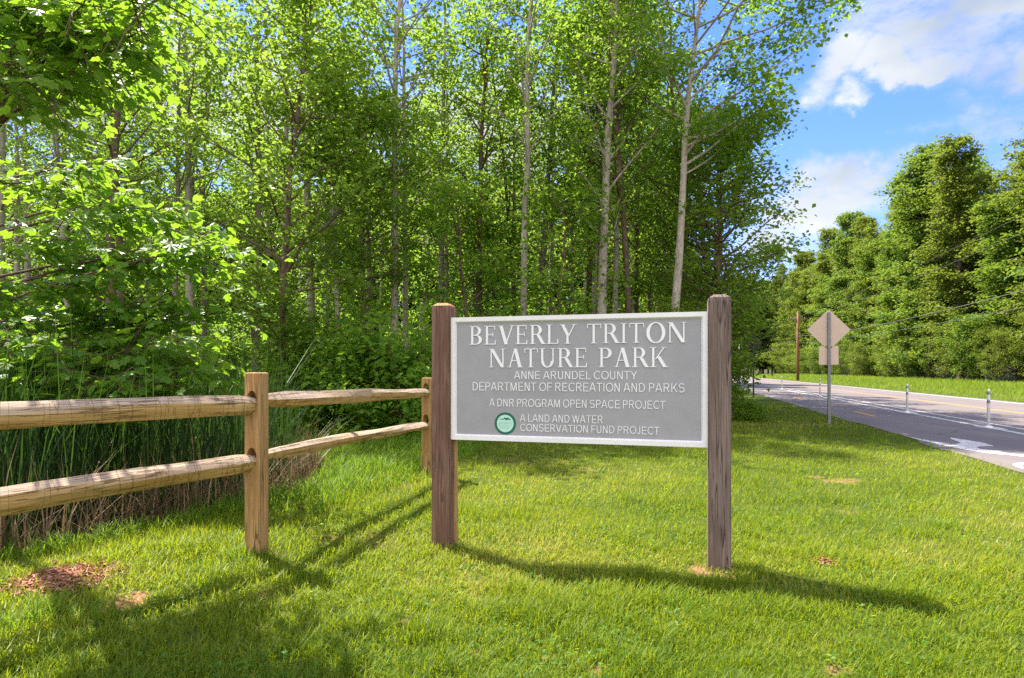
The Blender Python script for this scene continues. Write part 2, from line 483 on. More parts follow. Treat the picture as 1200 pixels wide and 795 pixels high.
def forest_edge_y(x):                          # front edge of the wood on the left
    return np.interp(x, [-20, -9, -5, -2, 2, 5, 8, 30], [13, 13, 12.5, 13.2, 14.2, 15.0, 17.5, 96])
BARE = [(75, 682, .25, 1.1), (145, 708, .17, 1.0), (50, 690, .12, .8), (822, 668, .12, .85), (850, 672, .08, .8), (966, 660, .055, .9), (968, 668, .06, .7), (985, 564, .30, .6),
        (955, 558, .15, .6), (1135, 562, .10, .75), (470, 732, .06, .8), (437, 755, .05, .8), (560, 765, .06, .7), (640, 770, .05, .6), (700, 785, .07, .8), (510, 775, .04, .7),
        (520, 644, .07, .7), (920, 720, .05, .6), (1060, 760, .06, .6), (985, 790, .08, .7), (530, 560, .12, .5), (990, 600, .25, .4), (310, 650, .12, .5)]
def bare(x, y):
    x = np.asarray(x, float); y = np.asarray(y, float)
    b = np.zeros_like(x)
    for px, py, r, a in BARE:
        bx, by = gp(px, py)
        d = np.hypot(x-bx, (y-by)*1.1)/r + (vnoise(x, y, 9)-.5)*.9
        b = np.maximum(b, a*sstep(1.25, .35, d))
    b = np.maximum(b, .45*sstep(.72, .86, vnoise(x, y, .9, 7)*.6+vnoise(x, y, 4.2, 5)*.4))
    return b

# ------------------------------------------------------------------ ground sheet
xs = np.concatenate([-np.geomspace(700, 12, 34), np.linspace(-11.5, -6, 40)[0:], np.arange(-5.9, 9, .055), np.linspace(9.1, 24, 50), np.geomspace(25, 900, 34)])
ys = np.concatenate([-np.geomspace(200, 2, 12), np.linspace(-1.5, 1.4, 12), np.arange(1.5, 10, .055), np.linspace(10.2, 24, 55), np.geomspace(25, 1600, 44)])
X, Y = np.meshgrid(xs, ys)
Z = gz(X, Y)
nx, ny = len(xs), len(ys)
V = np.stack([X.ravel(), Y.ravel(), Z.ravel()], 1)
ii = (np.arange(ny-1)[:, None]*nx + np.arange(nx-1)[None, :]).ravel()
quads = np.stack([ii, ii+1, ii+nx+1, ii+nx], 1)
rs = road_s(V[:, 0], V[:, 1])
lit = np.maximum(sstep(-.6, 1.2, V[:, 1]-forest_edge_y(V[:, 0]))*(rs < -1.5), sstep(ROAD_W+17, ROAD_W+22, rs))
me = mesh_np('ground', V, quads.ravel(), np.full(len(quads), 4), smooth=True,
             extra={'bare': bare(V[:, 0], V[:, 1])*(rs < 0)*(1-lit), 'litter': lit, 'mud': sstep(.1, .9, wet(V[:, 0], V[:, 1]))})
tag(obj('ground', me, SOIL), kind='structure')

# ------------------------------------------------------------------ road
def strip(name, s0, s1, d0, d1, z, material, parent=None, n=60, wob=0.0, kind='structure'):
    ds = np.linspace(d0, d1, n)
    pts = []
    for k, D in enumerate(ds):
        a = (vnoise(D, 0, .8)-.5)*wob
        pts.append(road_pt(s0+float(a), D, z)); pts.append(road_pt(s1, D, z))
    fs = [(2*i, 2*i+1, 2*i+3, 2*i+2) for i in range(n-1)]
    m_ = bpy.data.meshes.new(name); m_.from_pydata([tuple(p) for p in pts], [], fs); m_.update()
    o = obj(name, m_, material, parent)
    if kind and parent is None: tag(o, kind=kind)
    return o
road = strip('road', 0, ROAD_W, -40, 176, .030, ASPHALT, n=400, wob=.22)
def poly_mark(name, pts, z, material):
    m_ = bpy.data.meshes.new(name); m_.from_pydata([tuple(road_pt(s, D, z)) for s, D in pts], [], [tuple(range(len(pts)))]); m_.update()
    return obj(name, m_, material, road)
strip('lane_line', 2.42, 2.56, -40, 175, .034, PAINT_W, road, 200)
strip('buffer_line', 2.98, 3.10, 13.5, 175, .034, PAINT_W, road, 200)
strip('centre_line', 5.62, 5.74, -40, 175, .034, PAINT_Y, road, 200)
strip('edge_line', 8.35, 8.49, -40, 175, .034, PAINT_W, road, 200)
for d0 in (5.6, 16.7, 26.4, 36.1, 45.8, 55.5):
    strip('cycle_dash', 1.04, 1.16, d0, d0+1.9, .034, PAINT_Y, road, 5)
# white arrow worn into the cycle lane, and the rounded stroke of the symbol next to it
poly_mark('cycle_arrow', [(.08, 11.6), (.10, 10.8), (.22, 9.8), (.42, 9.25), (.85, 8.85), (.95, 9.1), (.62, 9.4), (.78, 9.55), (.55, 9.75), (.62, 10.05), (.95, 10.2), (1.02, 10.7), (.82, 11.5), (.72, 11.2), (.62, 10.55), (.40, 10.3), (.22, 10.9)], .0345, PAINT_W)
poly_mark('cycle_arrow', [(1.55, 9.6), (1.50, 8.6), (1.75, 8.0), (1.95, 8.6)], .0345, PAINT_W)
rp = []
for k in range(28):
    a = 2*math.pi*k/28
    rp.append((.46+.32*math.cos(a), 7.75+.55*math.sin(a)))
pts = []
fs = []
for (s_, D_), q in ((p, q) for p in rp for q in (1.0, .74)):
    pts.append(tuple(road_pt(.46+(s_-.46)*q, 7.75+(D_-7.75)*q, .0345)))
for k in range(28):
    a, b = 2*k, 2*((k+1) % 28); fs.append((a, b, b+1, a+1))
m_ = bpy.data.meshes.new('cycle_symbol'); m_.from_pydata(pts, [], fs); obj('cycle_symbol', m_, PAINT_W, road)
for (s_, D_) in ((2.5, 13.8), (2.5, 18.5)):
    pts = [(s_+.20*math.cos(a)*(1+.15*math.sin(3*a)), D_+.55*math.sin(a)) for a in np.linspace(0, 2*math.pi, 18)[:-1]]
    poly_mark('paint_patch', pts, .0375, PAINT_W)

# ------------------------------------------------------------------ park sign
PR = Vector((1.365, 3.94, 0)); PL = Vector((-0.505, 4.44, 0))
sd = (PR-PL); SW = sd.length; sd.normalize()
SYAW = math.atan2(sd.y, sd.x)
sign = empty('park_sign', (PL+PR)/2, SYAW, 'grey park entrance sign with white frame and raised white lettering between two brown wooden posts', 'sign')
Minv = (Matrix.Translation((PL+PR)/2) @ Matrix.Rotation(SYAW, 4, 'Z')).inverted()
co_, cdir = Minv @ Vector((0, 0, CAM_H)), None
PFACE = -0.030                                  # local y of the panel face
def on_panel(px, py, yl=PFACE):                 # surveyed pixel -> panel-local x,z
    a = Minv @ at(px, py, 1.0)
    d = a-co_
    t_ = (yl-co_.y)/d.y
    q = co_+d*t_
    return q.x, q.z
PW = .142
def sign_post(x, h, material, top_material):
    bm = bmesh.new()
    hw = PW/2
    zs = [(-.25, hw), (h-.045, hw), (h-.020, hw-.006), (h, hw-.030)]
    loops = []
    for z, q in zs:
        loops.append([bm.verts.new((x+sx*q, sy*q, z)) for sx, sy in ((-1, -1), (1, -1), (1, 1), (-1, 1))])
    for a, b in zip(loops[:-2], loops[1:-1]):
        for k in range(4): bm.faces.new((a[k], a[(k+1) % 4], b[(k+1) % 4], b[k]))
    es = [e for e in bm.edges if abs(e.verts[0].co.z-e.verts[1].co.z) > .5]
    bmesh.ops.bevel(bm, geom=es, offset=.006, segments=2, affect='EDGES')
    bmesh.ops.subdivide_edges(bm, edges=[e for e in bm.edges if abs(e.verts[0].co.z-e.verts[1].co.z) > .5], cuts=10)
    p = obj('post', bm_mesh(bm, 'post'), material, sign)
    bm = bmesh.new()
    la = [bm.verts.new((x+sx*(hw-.006), sy*(hw-.006), h-.020)) for sx, sy in ((-1, -1), (1, -1), (1, 1), (-1, 1))]
    lb = [bm.verts.new((x+sx*(hw-.034), sy*(hw-.034), h)) for sx, sy in ((-1, -1), (1, -1), (1, 1), (-1, 1))]
    for k in range(4): bm.faces.new((la[k], la[(k+1) % 4], lb[(k+1) % 4], lb[k]))
    bm.faces.new(lb)
    obj('post_top', bm_mesh(bm, 'post_top'), top_material, p)
    return p
sign_post(-SW/2, at(0, 356, 4.44).z, WOOD_SIGN, WOOD_TOP)['label'] = 'warm brown post with knots and an orange top'
sign_post(SW/2, at(0, 346, 3.94).z, WOOD_SIGN_B, WOOD_SIGN_B)['label'] = 'greyish purple weathered post'
x0, zt = on_panel(531, 372); _, zb = on_panel(531, 516); x1, zt2 = on_panel(829, 366); _, zb2 = on_panel(829, 523)
zt = (zt+zt2)/2; zb = (zb+zb2)/2
x0 = -SW/2+PW/2+.001; x1 = SW/2-PW/2-.001
bm = bmesh.new(); bm_box(bm, (x0+.01, -.030, zb+.01), (x1-.01, -.004, zt-.01))
obj('panel', bm_mesh(bm, 'panel'), PANEL, sign)
FW = .031
bm = bmesh.new()
outer = [(x0, zb), (x1, zb), (x1, zt), (x0, zt)]
inner = [(x0+FW, zb+FW), (x1-FW, zb+FW), (x1-FW, zt-FW), (x0+FW, zt-FW)]
inner2 = [(x0+FW+.010, zb+FW+.010), (x1-FW-.010, zb+FW+.010), (x1-FW-.010, zt-FW-.010), (x0+FW+.010, zt-FW-.010)]
yo, yb = -.048, -.001
VO = [bm.verts.new((x, yo, z)) for x, z in outer]; VI = [bm.verts.new((x, yo, z)) for x, z in inner]
VJ = [bm.verts.new((x, -.0312, z)) for x, z in inner2]; VB = [bm.verts.new((x, yb, z)) for x, z in outer]
for k in range(4):
    j = (k+1) % 4
    bm.faces.new((VO[k], VO[j], VI[j], VI[k])); bm.faces.new((VI[k], VI[j], VJ[j], VJ[k])); bm.faces.new((VB[k], VB[j], VO[j], VO[k]))
bm.faces.new(VB)
obj('frame', bm_mesh(bm, 'frame'), WHITE, sign)
# lit inner side of the left post, made as a strip of lighter wood
bm = bmesh.new(); bm_box(bm, (-SW/2+PW/2+.0005, -.002+.004, .02), (-SW/2+PW/2+.022, .045, zb-.002), .003)
obj('lit_side_strip', bm_mesh(bm, 'lit_side_strip'), WOOD_POST, sign)
# --- serif capitals built from strokes, one unit = cap height
TH, TN, SE = .104, .042, .030
def rect(a, b, c, d): return [(a, c), (b, c), (b, d), (a, d)]
def serif(xc, y, half): return rect(xc-half, xc+half, y, y+SE)
def stem(x, th=TH, y0=0, y1=1, sf='tb', half=None):
    half = half or th/2+.085
    o = [rect(x, x+th, y0, y1)]
    if 'b' in sf: o.append(serif(x+th/2, y0, half))
    if 't' in sf: o.append(serif(x+th/2, y1-SE, half))
    return o
def diag(xb, xt, th, y0=0, y1=1): return [[(xb, y0), (xb+th, y0), (xt+th, y1), (xt, y1)]]
def arc(cx, cy, rx, ry, tx, ty, a0, a1, n=20):
    A = [R(a0+(a1-a0)*k/n) for k in range(n+1)]
    out_ = []
    for p, q in zip(A[:-1], A[1:]):
        out_.append([(cx+rx*math.cos(p), cy+ry*math.sin(p)), (cx+rx*math.cos(q), cy+ry*math.sin(q)),
                     (cx+(rx-tx)*math.cos(q), cy+(ry-ty)*math.sin(q)), (cx+(rx-tx)*math.cos(p), cy+(ry-ty)*math.sin(p))])
    return [('quads', out_)]
def glyph(c):
    if c == 'I': return stem(.09), .33
    if c == 'E': return stem(.09)+[rect(.2, .60, 0, TN), rect(.2, .57, 1-TN, 1), rect(.2, .47, .50, .50+TN), rect(.555, .60, 0, .22), rect(.53, .57, .80, 1), rect(.435, .47, .42, .63)], .68
    if c == 'L': return stem(.09)+[rect(.2, .58, 0, TN), rect(.535, .585, 0, .24)], .62
    if c == 'T': return stem(.29, sf='b')+[rect(.03, .70, 1-TN, 1), rect(.03, .065, .78, 1), rect(.665, .70, .78, 1)], .73
    if c == 'V': return diag(.33, .06, .165)+diag(.37, .70, .058)+[serif(.13, 1-SE, .13), serif(.73, 1-SE, .11)], .84
    if c == 'Y': return stem(.32, y1=.48, sf='b')+diag(.32, .05, .15, .42, 1)+diag(.41, .68, .055, .42, 1)+[serif(.12, 1-SE, .13), serif(.70, 1-SE, .11)], .80
    if c == 'A': return diag(.10, .37, .058)+diag(.58, .335, .165)+[serif(.12, 0, .11), serif(.66, 0, .13), rect(.20, .62, .33, .33+TN)], .82
    if c == 'N': return stem(.10, .058, half=.10)+diag(.64, .08, .165)+stem(.715, .058, y0=0, sf='t', half=.10), .92
    if c == 'U': return stem(.10, TH, .30, 1, 't')+stem(.66, .058, .30, 1, 't', .11)+arc(.409, .32, .309, .335, .14, .055, 180, 362), .87
    if c == 'B': return stem(.09)+arc(.33, .755, .27, .245, .145, TN, -90, 90)+arc(.33, .265, .32, .265, .155, TN, -90, 90)+[rect(.2, .335, 1-TN, 1), rect(.2, .335, .488, .488+TN), rect(.2, .335, 0, TN)], .73
    if c == 'P': return stem(.09)+arc(.33, .73, .29, .27, .15, TN, -90, 90)+[rect(.2, .335, 1-TN, 1), rect(.2, .335, .46, .46+TN)], .67
    if c == 'R': return stem(.09)+arc(.33, .74, .28, .26, .15, TN, -90, 90)+[rect(.2, .335, 1-TN, 1), rect(.2, .335, .48, .48+TN)]+diag(.60, .33, .16, 0, .5)+[serif(.72, 0, .08)], .79
    if c == 'O': return arc(.46, .5, .43, .53, .155, .05, 0, 360, 36), .92
    if c == 'K': return stem(.09)+diag(.22, .60, .058, .40, 1)+diag(.60, .29, .165, 0, .55)+[serif(.63, 1-SE, .11), serif(.69, 0, .13)], .80
    return [], .40
def glyph_line(name, text, px0, px1, pyb0, pyb1, pyt0, font, gap=.045, raise_=.0058):
    """raised capitals on pixel span px0..px1, one mesh per word; baseline surveyed at both ends"""
    xa, za = on_panel(px0, pyb0); xb, zb_ = on_panel(px1, pyb1); _, zt_ = on_panel(px0, pyt0)
    z0_ = (za+zb_)/2; H_ = zt_-za
    tot = sum(font(c)[1] for c in text)+gap*(len(text)-1)
    kx = (xb-xa)/tot
    x = xa
    for word in text.split(' '):
        bm = bmesh.new(); lay = 0
        for strokes, adv in (font(c) for c in word):
            for st in strokes:
                lay += 1
                yf = PFACE-raise_-.00022*(lay % 9)
                qs = st[1] if isinstance(st, tuple) and st[0] == 'quads' else [st]
                cache = {}
                def vtx(p, y):
                    k_ = (round(p[0], 5), round(p[1], 5), y)
                    if k_ not in cache: cache[k_] = bm.verts.new((x+p[0]*kx, y, z0_+p[1]*H_))
                    return cache[k_]
                cnt = {}
                for q in qs:
                    try: bm.faces.new([vtx(p, yf) for p in q])
                    except ValueError: pass
                    for a, b in zip(q, q[1:]+q[:1]):
                        e = tuple(sorted(((round(a[0], 5), round(a[1], 5)), (round(b[0], 5), round(b[1], 5)))))
                        cnt.setdefault(e, []).append((a, b))
                for e, ab in cnt.items():
                    if len(ab) == 1:
                        a, b = ab[0]
                        try: bm.faces.new((vtx(a, yf), vtx(b, yf), vtx(b, PFACE+.002), vtx(a, PFACE+.002)))
                        except ValueError: pass
            x += (adv+gap)*kx
        obj(name, bm_mesh(bm, name), LETTER, sign)
        x += (font(' ')[1]+gap)*kx
glyph_line('title_lettering', 'BEVERLY TRITON', 550.5, 806, 404, 401.5, 382.5, glyph)
glyph_line('title_lettering', 'NATURE PARK', 573, 782.5, 431, 430, 409.5, glyph)
ST = .086
def sans(c):
    t_ = ST
    v = lambda x, a=0, b=1: [rect(x, x+t_, a, b)]
    hb = lambda a, b, y: [rect(a, b, y, y+t_*.92)]
    if c == 'I': return v(.08), .28
    if c == 'L': return v(.08)+hb(.19, .60, 0), .62
    if c == 'E': return v(.08)+hb(.19, .66, 0)+hb(.19, .62, .46)+hb(.19, .65, 1-t_*.92), .72
    if c == 'F': return v(.08)+hb(.19, .57, .44)+hb(.19, .62, 1-t_*.92), .66
    if c == 'T': return v(.28)+hb(.02, .66, 1-t_*.92), .68
    if c == 'A': return diag(.01, .305, t_)+diag(.66, .365, t_)+[rect(.17, .62, .27, .27+t_*.9)], .79
    if c == 'V': return diag(.325, .01, t_)+diag(.335, .65, t_), .77
    if c == 'W': return diag(.22, .01, t_)+diag(.225, .44, t_)+diag(.67, .45, t_)+diag(.675, .89, t_), 1.01
    if c == 'Y': return v(.315, 0, .44)+diag(.315, .01, t_*1.15, .40, 1)+diag(.30, .60, t_*1.15, .40, 1), .74
    if c == 'N': return v(.08)+diag(.56, .09, t_*1.1)+v(.58), .78
    if c == 'M': return v(.08)+diag(.40, .10, t_)+diag(.41, .70, t_)+v(.73), .93
    if c == 'U': return v(.08, .30)+v(.57, .30)+arc(.384, .32, .304, .335, t_, t_*.95, 180, 360), .77
    if c == 'J': return v(.33, .27)+arc(.234, .28, .214, .295, t_, t_*.95, 190, 360), .53
    if c == 'O': return arc(.44, .5, .41, .515, t_, t_*.95, 0, 360, 36), .88
    if c == 'C': return arc(.44, .5, .40, .515, t_, t_*.95, 42, 318, 30), .81
    if c == 'G': return arc(.44, .5, .41, .515, t_, t_*.95, 42, 335, 32)+[rect(.715, .825, .08, .50), rect(.48, .82, .42, .42+t_*.92)], .89
    if c == 'S': return arc(.36, .735, .29, .28, t_, t_*.95, 25, 265, 22)+arc(.36, .275, .31, .29, t_, t_*.95, -150, 88, 22), .74
    if c == 'D': return v(.08)+arc(.33, .5, .40, .5, t_, t_*.92, -90, 90, 22)+hb(.19, .335, 0)+hb(.19, .335, 1-t_*.92), .80
    if c == 'P': return v(.08)+arc(.38, .715, .28, .285, t_, t_*.92, -90, 90)+hb(.19, .385, .43)+hb(.19, .385, 1-t_*.92), .72
    if c == 'K': return v(.08)+diag(.20, .57, t_*1.15, .38, 1)+diag(.60, .27, t_*1.1, 0, .58), .77
    if c == 'R': return v(.08)+arc(.41, .73, .27, .27, t_, t_*.92, -90, 90)+hb(.19, .415, .46)+hb(.19, .415, 1-t_*.92)+diag(.60, .36, t_*1.1, 0, .5), .79
    return [], .22
def sans_line(name, text, px0, px1, pyb, pyt):
    glyph_line(name, text, px0, px1, pyb, pyb, pyt, sans, .035, .0045)
sans_line('lettering', 'ANNE ARUNDEL COUNTY', 602.5, 747, 444.5, 435.5)
sans_line('lettering', 'DEPARTMENT OF RECREATION AND PARKS', 553.5, 803, 458.7, 449.3)
sans_line('lettering', 'A DNR PROGRAM OPEN SPACE PROJECT', 573.5, 780, 477.8, 469)
sans_line('lettering', 'A LAND AND WATER', 609.5, 707, 495.2, 486.6)
sans_line('lettering', 'CONSERVATION FUND PROJECT', 609.5, 773, 507.2, 499)
# round seal
lx, lz = on_panel(592.2, 496.3); lr = abs(on_panel(604.6, 496.3)[0]-lx)
def disc(name, r0, r1, y, material, parent, n=48):
    bm = bmesh.new()
    A = [bm.verts.new((lx+r1*math.cos(2*math.pi*k/n), y, lz+r1*math.sin(2*math.pi*k/n))) for k in range(n)]
    if r0 > 0:
        B = [bm.verts.new((lx+r0*math.cos(2*math.pi*k/n), y, lz+r0*math.sin(2*math.pi*k/n))) for k in range(n)]
        for k in range(n): bm.faces.new((A[k], A[(k+1) % n], B[(k+1) % n], B[k]))
    else: bm.faces.new(A)
    E = [bm.verts.new((v.co.x, PFACE+.001, v.co.z)) for v in A]
    for k in range(n): bm.faces.new((E[k], E[(k+1) % n], A[(k+1) % n], A[k]))
    return obj(name, bm_mesh(bm, name), material, parent)
seal = disc('seal', 0, lr*.985, PFACE-.003, G_MINT, sign)
disc('seal_ring', lr*.80, lr, PFACE-.0042, G_DARK, seal)
bm = bmesh.new()
hp = [(-.62, .30), (-.40, .44), (-.22, .42), (-.05, .54), (.12, .50), (.25, .56), (.42, .42), (.60, .28), (.38, .33), (.22, .36), (.10, .27), (-.02, .40), (-.25, .34), (-.42, .36)]
bm.faces.new([bm.verts.new((lx+a*lr, PFACE-.0036, lz+b*lr)) for a, b in hp])
obj('seal_hills', bm_mesh(bm, 'seal_hills'), G_INK, seal)
bm = bmesh.new()
for q, (hw_, zz) in enumerate(((.60, .10), (.64, -.04), (.62, -.18), (.56, -.32), (.42, -.46))):
    xx = -hw_
    while xx < hw_:
        ww_ = random.uniform(.05, .13)
        bm.faces.new([bm.verts.new((lx+a*lr, PFACE-.0036, lz+b*lr)) for a, b in ((xx, zz), (min(xx+ww_, hw_), zz), (min(xx+ww_, hw_), zz+.06), (xx, zz+.06))])
        xx += ww_+.05
obj('seal_ruling', bm_mesh(bm, 'seal_ruling'), G_GREY, seal)

# ------------------------------------------------------------------ split-rail fence
FA = Vector((-1.765, 4.13, 0)); FB = Vector((-1.055, 7.45, 0))
fdir = (FB-FA).normalized(); FYAW = math.atan2(fdir.y, fdir.x)-math.pi/2
fl = Vector((-.66, -.75, 0)).normalized(); FC = FA+fl*3.05
fence = empty('split_rail_fence', FA, 0, 'tan wooden split rail fence turning a corner beside the reeds, two rails high', 'fence')
RAIL_Z = (1.075, .685)
def fence_post(P, h, yaw):
    bm = bmesh.new(); bm_box(bm, (-.059, -.056, -.3), (.059, .056, h), .016, 3)
    for v in bm.verts:
        if v.co.z > h-.005: v.co.x *= .93
    pm = bm_mesh(bm, 'post')
    po = bpy.data.objects.new('post', pm); COL.objects.link(po)
    for rz in RAIL_Z:
        bm = bmesh.new()
        n = 20
        a_ = [bm.verts.new((.038*math.cos(2*math.pi*k/n), -.3, rz+.066*math.sin(2*math.pi*k/n))) for k in range(n)]
        b_ = [bm.verts.new((v.co.x, .3, v.co.z)) for v in a_]
        bm.faces.new(a_); bm.faces.new(b_)
        for k in range(n): bm.faces.new((a_[k], a_[(k+1) % n], b_[(k+1) % n], b_[k]))
        co2 = bpy.data.objects.new('cut', bm_mesh(bm, 'cut')); COL.objects.link(co2)
        md = po.modifiers.new('b', 'BOOLEAN'); md.operation = 'DIFFERENCE'; md.object = co2; md.solver = 'EXACT'
        bpy.context.view_layer.update()
        nm = bpy.data.meshes.new_from_object(po.evaluated_get(bpy.context.evaluated_depsgraph_get()))
        po.modifiers.clear(); po.data = nm
        bpy.data.objects.remove(co2)
    po.data.materials.clear(); po.data.materials.append(WOOD_POST)
    po.parent = fence; po.location = P-FA+Vector((0, 0, gzf(P.x, P.y))); po.rotation_euler = (0, 0, yaw)
    return po
fence_post(FA, 1.265, FYAW)
fence_post(FB, 1.205, FYAW)
fence_post(FC, 1.30, FYAW+.6)
def rail(p, q, prof, seed, taper=(.16, .16), tip=.5, shape='round', roll=0.0):
    """hewn rail from p to q; prof lists (radius_h, radius_v) along the length; shape gives the split cross-section"""
    rr = random.Random(seed)
    L = (q-p).length; N = 46
    if shape == 'round': sec = [(math.cos(a)*(1 if math.sin(a) > -.6 else .9), max(math.sin(a), -.80)) for a in np.linspace(0, 2*math.pi, 15)[:-1]]
    elif shape == 'half': sec = [(-1, .62), (-.55, .92), (-.1, 1.0), (.45, .95), (.95, .55), (1.0, .1), (.6, -.75), (.1, -.95), (-.45, -.92), (-.88, -.55), (-1.04, .1)]
    else: sec = [(-1, -.1), (-.82, .38), (-.3, .85), (.25, .95), (.80, .55), (1.0, -.1), (.72, -.80), (.05, -.95), (-.62, -.82)]
    S = len(sec); am = {'round': .05, 'half': .08}.get(shape, .13)
    ph = [[rr.uniform(0, 6.28) for _ in range(3)] for _ in range(S)]
    ph0 = [rr.uniform(0, 6.28) for _ in range(4)]
    bm = bmesh.new(); rings = []
    for i in range(N+1):
        u_ = i/N
        tt = np.linspace(0, 1, len(prof))
        kh, kv = np.interp(u_, tt, [a for a, b in prof]), np.interp(u_, tt, [b for a, b in prof])
        d0 = min(1, (u_*L)/taper[0]); d1 = min(1, ((1-u_)*L)/taper[1])
        e = min(tip+(1-tip)*math.sin(d0*math.pi/2), tip+(1-tip)*math.sin(d1*math.pi/2))
        tw = roll+.22*math.sin(u_*3+ph0[0])
        bend = .014*math.sin(math.pi*u_+ph0[1])+.007*math.sin(6*u_+ph0[2])
        ring_ = []
        for k, (a, b) in enumerate(sec):
            w_ = 1+am*math.sin(4*u_+ph[k][0])+am*.7*math.sin(13*u_+ph[k][1])+.02*math.sin(34*u_+ph[k][2])+rr.uniform(-.012, .012)
            yy, zz_ = a*kh*w_*e, b*kv*w_*e
            ring_.append(bm.verts.new((u_*L-L/2, yy*math.cos(tw)-zz_*math.sin(tw)+bend, yy*math.sin(tw)+zz_*math.cos(tw)+bend*.5)))
        rings.append(ring_)
    for a, b in zip(rings[:-1], rings[1:]):
        for k in range(S): bm.faces.new((a[k], b[k], b[(k+1) % S], a[(k+1) % S]))
    bm.faces.new(rings[0]); bm.faces.new(rings[-1])
    me_ = bm_mesh(bm, 'rail', True)
    try: me_.set_sharp_from_angle(angle=R(24))
    except Exception: pass
    o = obj('rail', me_, WOOD_RAIL, fence)
    dv = q-p
    o.location = (p+q)/2-FA
    o.rotation_euler = Vector((1, 0, 0)).rotation_difference(dv.normalized()).to_euler()
    return o
hole = FA+Vector((0, 0, 0))
face = FA - fdir*.075                                     # where the left rails go into the corner post
def zz(v, z): return Vector((v.x, v.y, z))
rail(zz(FC, 1.055), zz(face+fdir*.06, 1.066), [(.070, .085), (.070, .083), (.066, .075), (.064, .074)], 3, (.15, .12), .62, 'round')
rail(zz(FC, .555), zz(face+fdir*.06, .672), [(.062, .088), (.066, .080), (.060, .072), (.055, .060)], 5, (.15, .14), .6, 'half', .35)
rail(zz(FA+fdir*.02, 1.092), zz(FB+fdir*.10, 1.022), [(.055, .058), (.060, .064), (.055, .060), (.045, .050)], 8, (.34, .26), .5, 'wedge', .1)
rail(zz(FA+fdir*.02, .705), zz(FB+fdir*.10, .612), [(.055, .046), (.062, .050), (.058, .050), (.045, .048)], 12, (.34, .26), .5, 'wedge', -.1)

# ------------------------------------------------------------------ roadside things
def lathe(bm, prof, n=16, cx=0, cy=0):
    rings = []
    for r_, z_ in prof:
        rings.append([bm.verts.new((cx+r_*math.cos(2*math.pi*k/n), cy+r_*math.sin(2*math.pi*k/n), z_)) for k in range(n)])
    for a, b in zip(rings[:-1], rings[1:]):
        for k in range(n): bm.faces.new((a[k], a[(k+1) % n], b[(k+1) % n], b[k]))
    bm.faces.new(rings[0]); bm.faces.new(rings[-1])
def delineator(D, label):
    P = road_pt(2.5, D, .036)
    o = empty('delineator_post', P, random.uniform(0, 3), label, 'delineator post', 'delineator posts along the cycle lane')
    bm = bmesh.new(); lathe(bm, [(.030, .03), (.030, .80), (.027, .835), (.016, .85)]); obj('tube', bm_mesh(bm, 'tube', True), PLASTIC, o)
    bm = bmesh.new(); lathe(bm, [(.085, 0), (.085, .015), (.07, .028), (.04, .036)], 20); obj('foot', bm_mesh(bm, 'foot', False), PLASTIC, o)
    for z in (.53, .72):
        bm = bmesh.new(); lathe(bm, [(.0312, z), (.0318, z+.003), (.0318, z+.075), (.0312, z+.078)]); obj('reflective_band', bm_mesh(bm, 'band', True), BAND, o)
delineator(13.9, 'nearest white delineator post with grey bands, beside the white road arrows')
delineator(18.6, 'second nearest white delineator post, a splash of white paint at its foot')
delineator(29.6, 'small white delineator post seen just beside the pole of the diamond sign')
delineator(40.2, 'farthest tiny white delineator post, in front of the utility pole')

sx, sy = gp(972, 497)
ts = empty('road_sign', (sx, sy, gzf(sx, sy)), R(-8), 'back of a diamond road sign above a square plate on a grey steel pole', 'road sign')
bm = bmesh.new(); bm_box(bm, (-.032, .0, -.3), (.032, .045, 2.70), .004); obj('pole', bm_mesh(bm, 'pole'), STEEL, ts)
def rounded_plate(bm, half, rot, zc, y0, y1, rad=.04):
    pts_ = []
    for cx_, cz_, a0 in ((half-rad, half-rad, 0), (-half+rad, half-rad, 90), (-half+rad, -half+rad, 180), (half-rad, -half+rad, 270)):
        for k in range(5):
            a = R(a0+k*22.5); pts_.append((cx_+rad*math.cos(a), cz_+rad*math.sin(a)))
    c_, s_ = math.cos(rot), math.sin(rot)
    P_ = [(x*c_-z*s_, x*s_+z*c_+zc) for x, z in pts_]
    a_ = [bm.verts.new((x, y0, z)) for x, z in P_]; b_ = [bm.verts.new((x, y1, z)) for x, z in P_]
    bm.faces.new(a_); bm.faces.new(b_)
    for k in range(len(P_)): bm.faces.new((a_[k], a_[(k+1) % len(P_)], b_[(k+1) % len(P_)], b_[k]))
bm = bmesh.new(); rounded_plate(bm, .355, R(45), 2.28, .046, .050); obj('diamond_plate', bm_mesh(bm, 'diamond_plate'), ALU, ts)
bm = bmesh.new(); rounded_plate(bm, .225, 0, 1.66, .046, .050, .03); obj('square_plate', bm_mesh(bm, 'square_plate'), ALU, ts)
for z in (2.55, 2.02, 1.80, 1.52):
    bm = bmesh.new(); bm_box(bm, (-.010, -.009, z-.010), (.010, -.0005, z+.010), .003); obj('bolt', bm_mesh(bm, 'bolt'), STEEL, ts)

px_, py_ = gp(883, 466)
sp = empty('signpost', (px_, py_, gzf(px_, py_)), R(-15), 'thin dark signpost at the grass edge with its plate lost among overhanging leaves', 'signpost')
bm = bmesh.new(); bm_box(bm, (-.035, -.02, -.3), (.035, .02, 2.9), .004); obj('pole', bm_mesh(bm, 'pole'), PDARK, sp)
bm = bmesh.new(); rounded_plate(bm, .30, R(45), 2.6, .021, .025, .03); obj('plate', bm_mesh(bm, 'plate'), PDARK, sp)

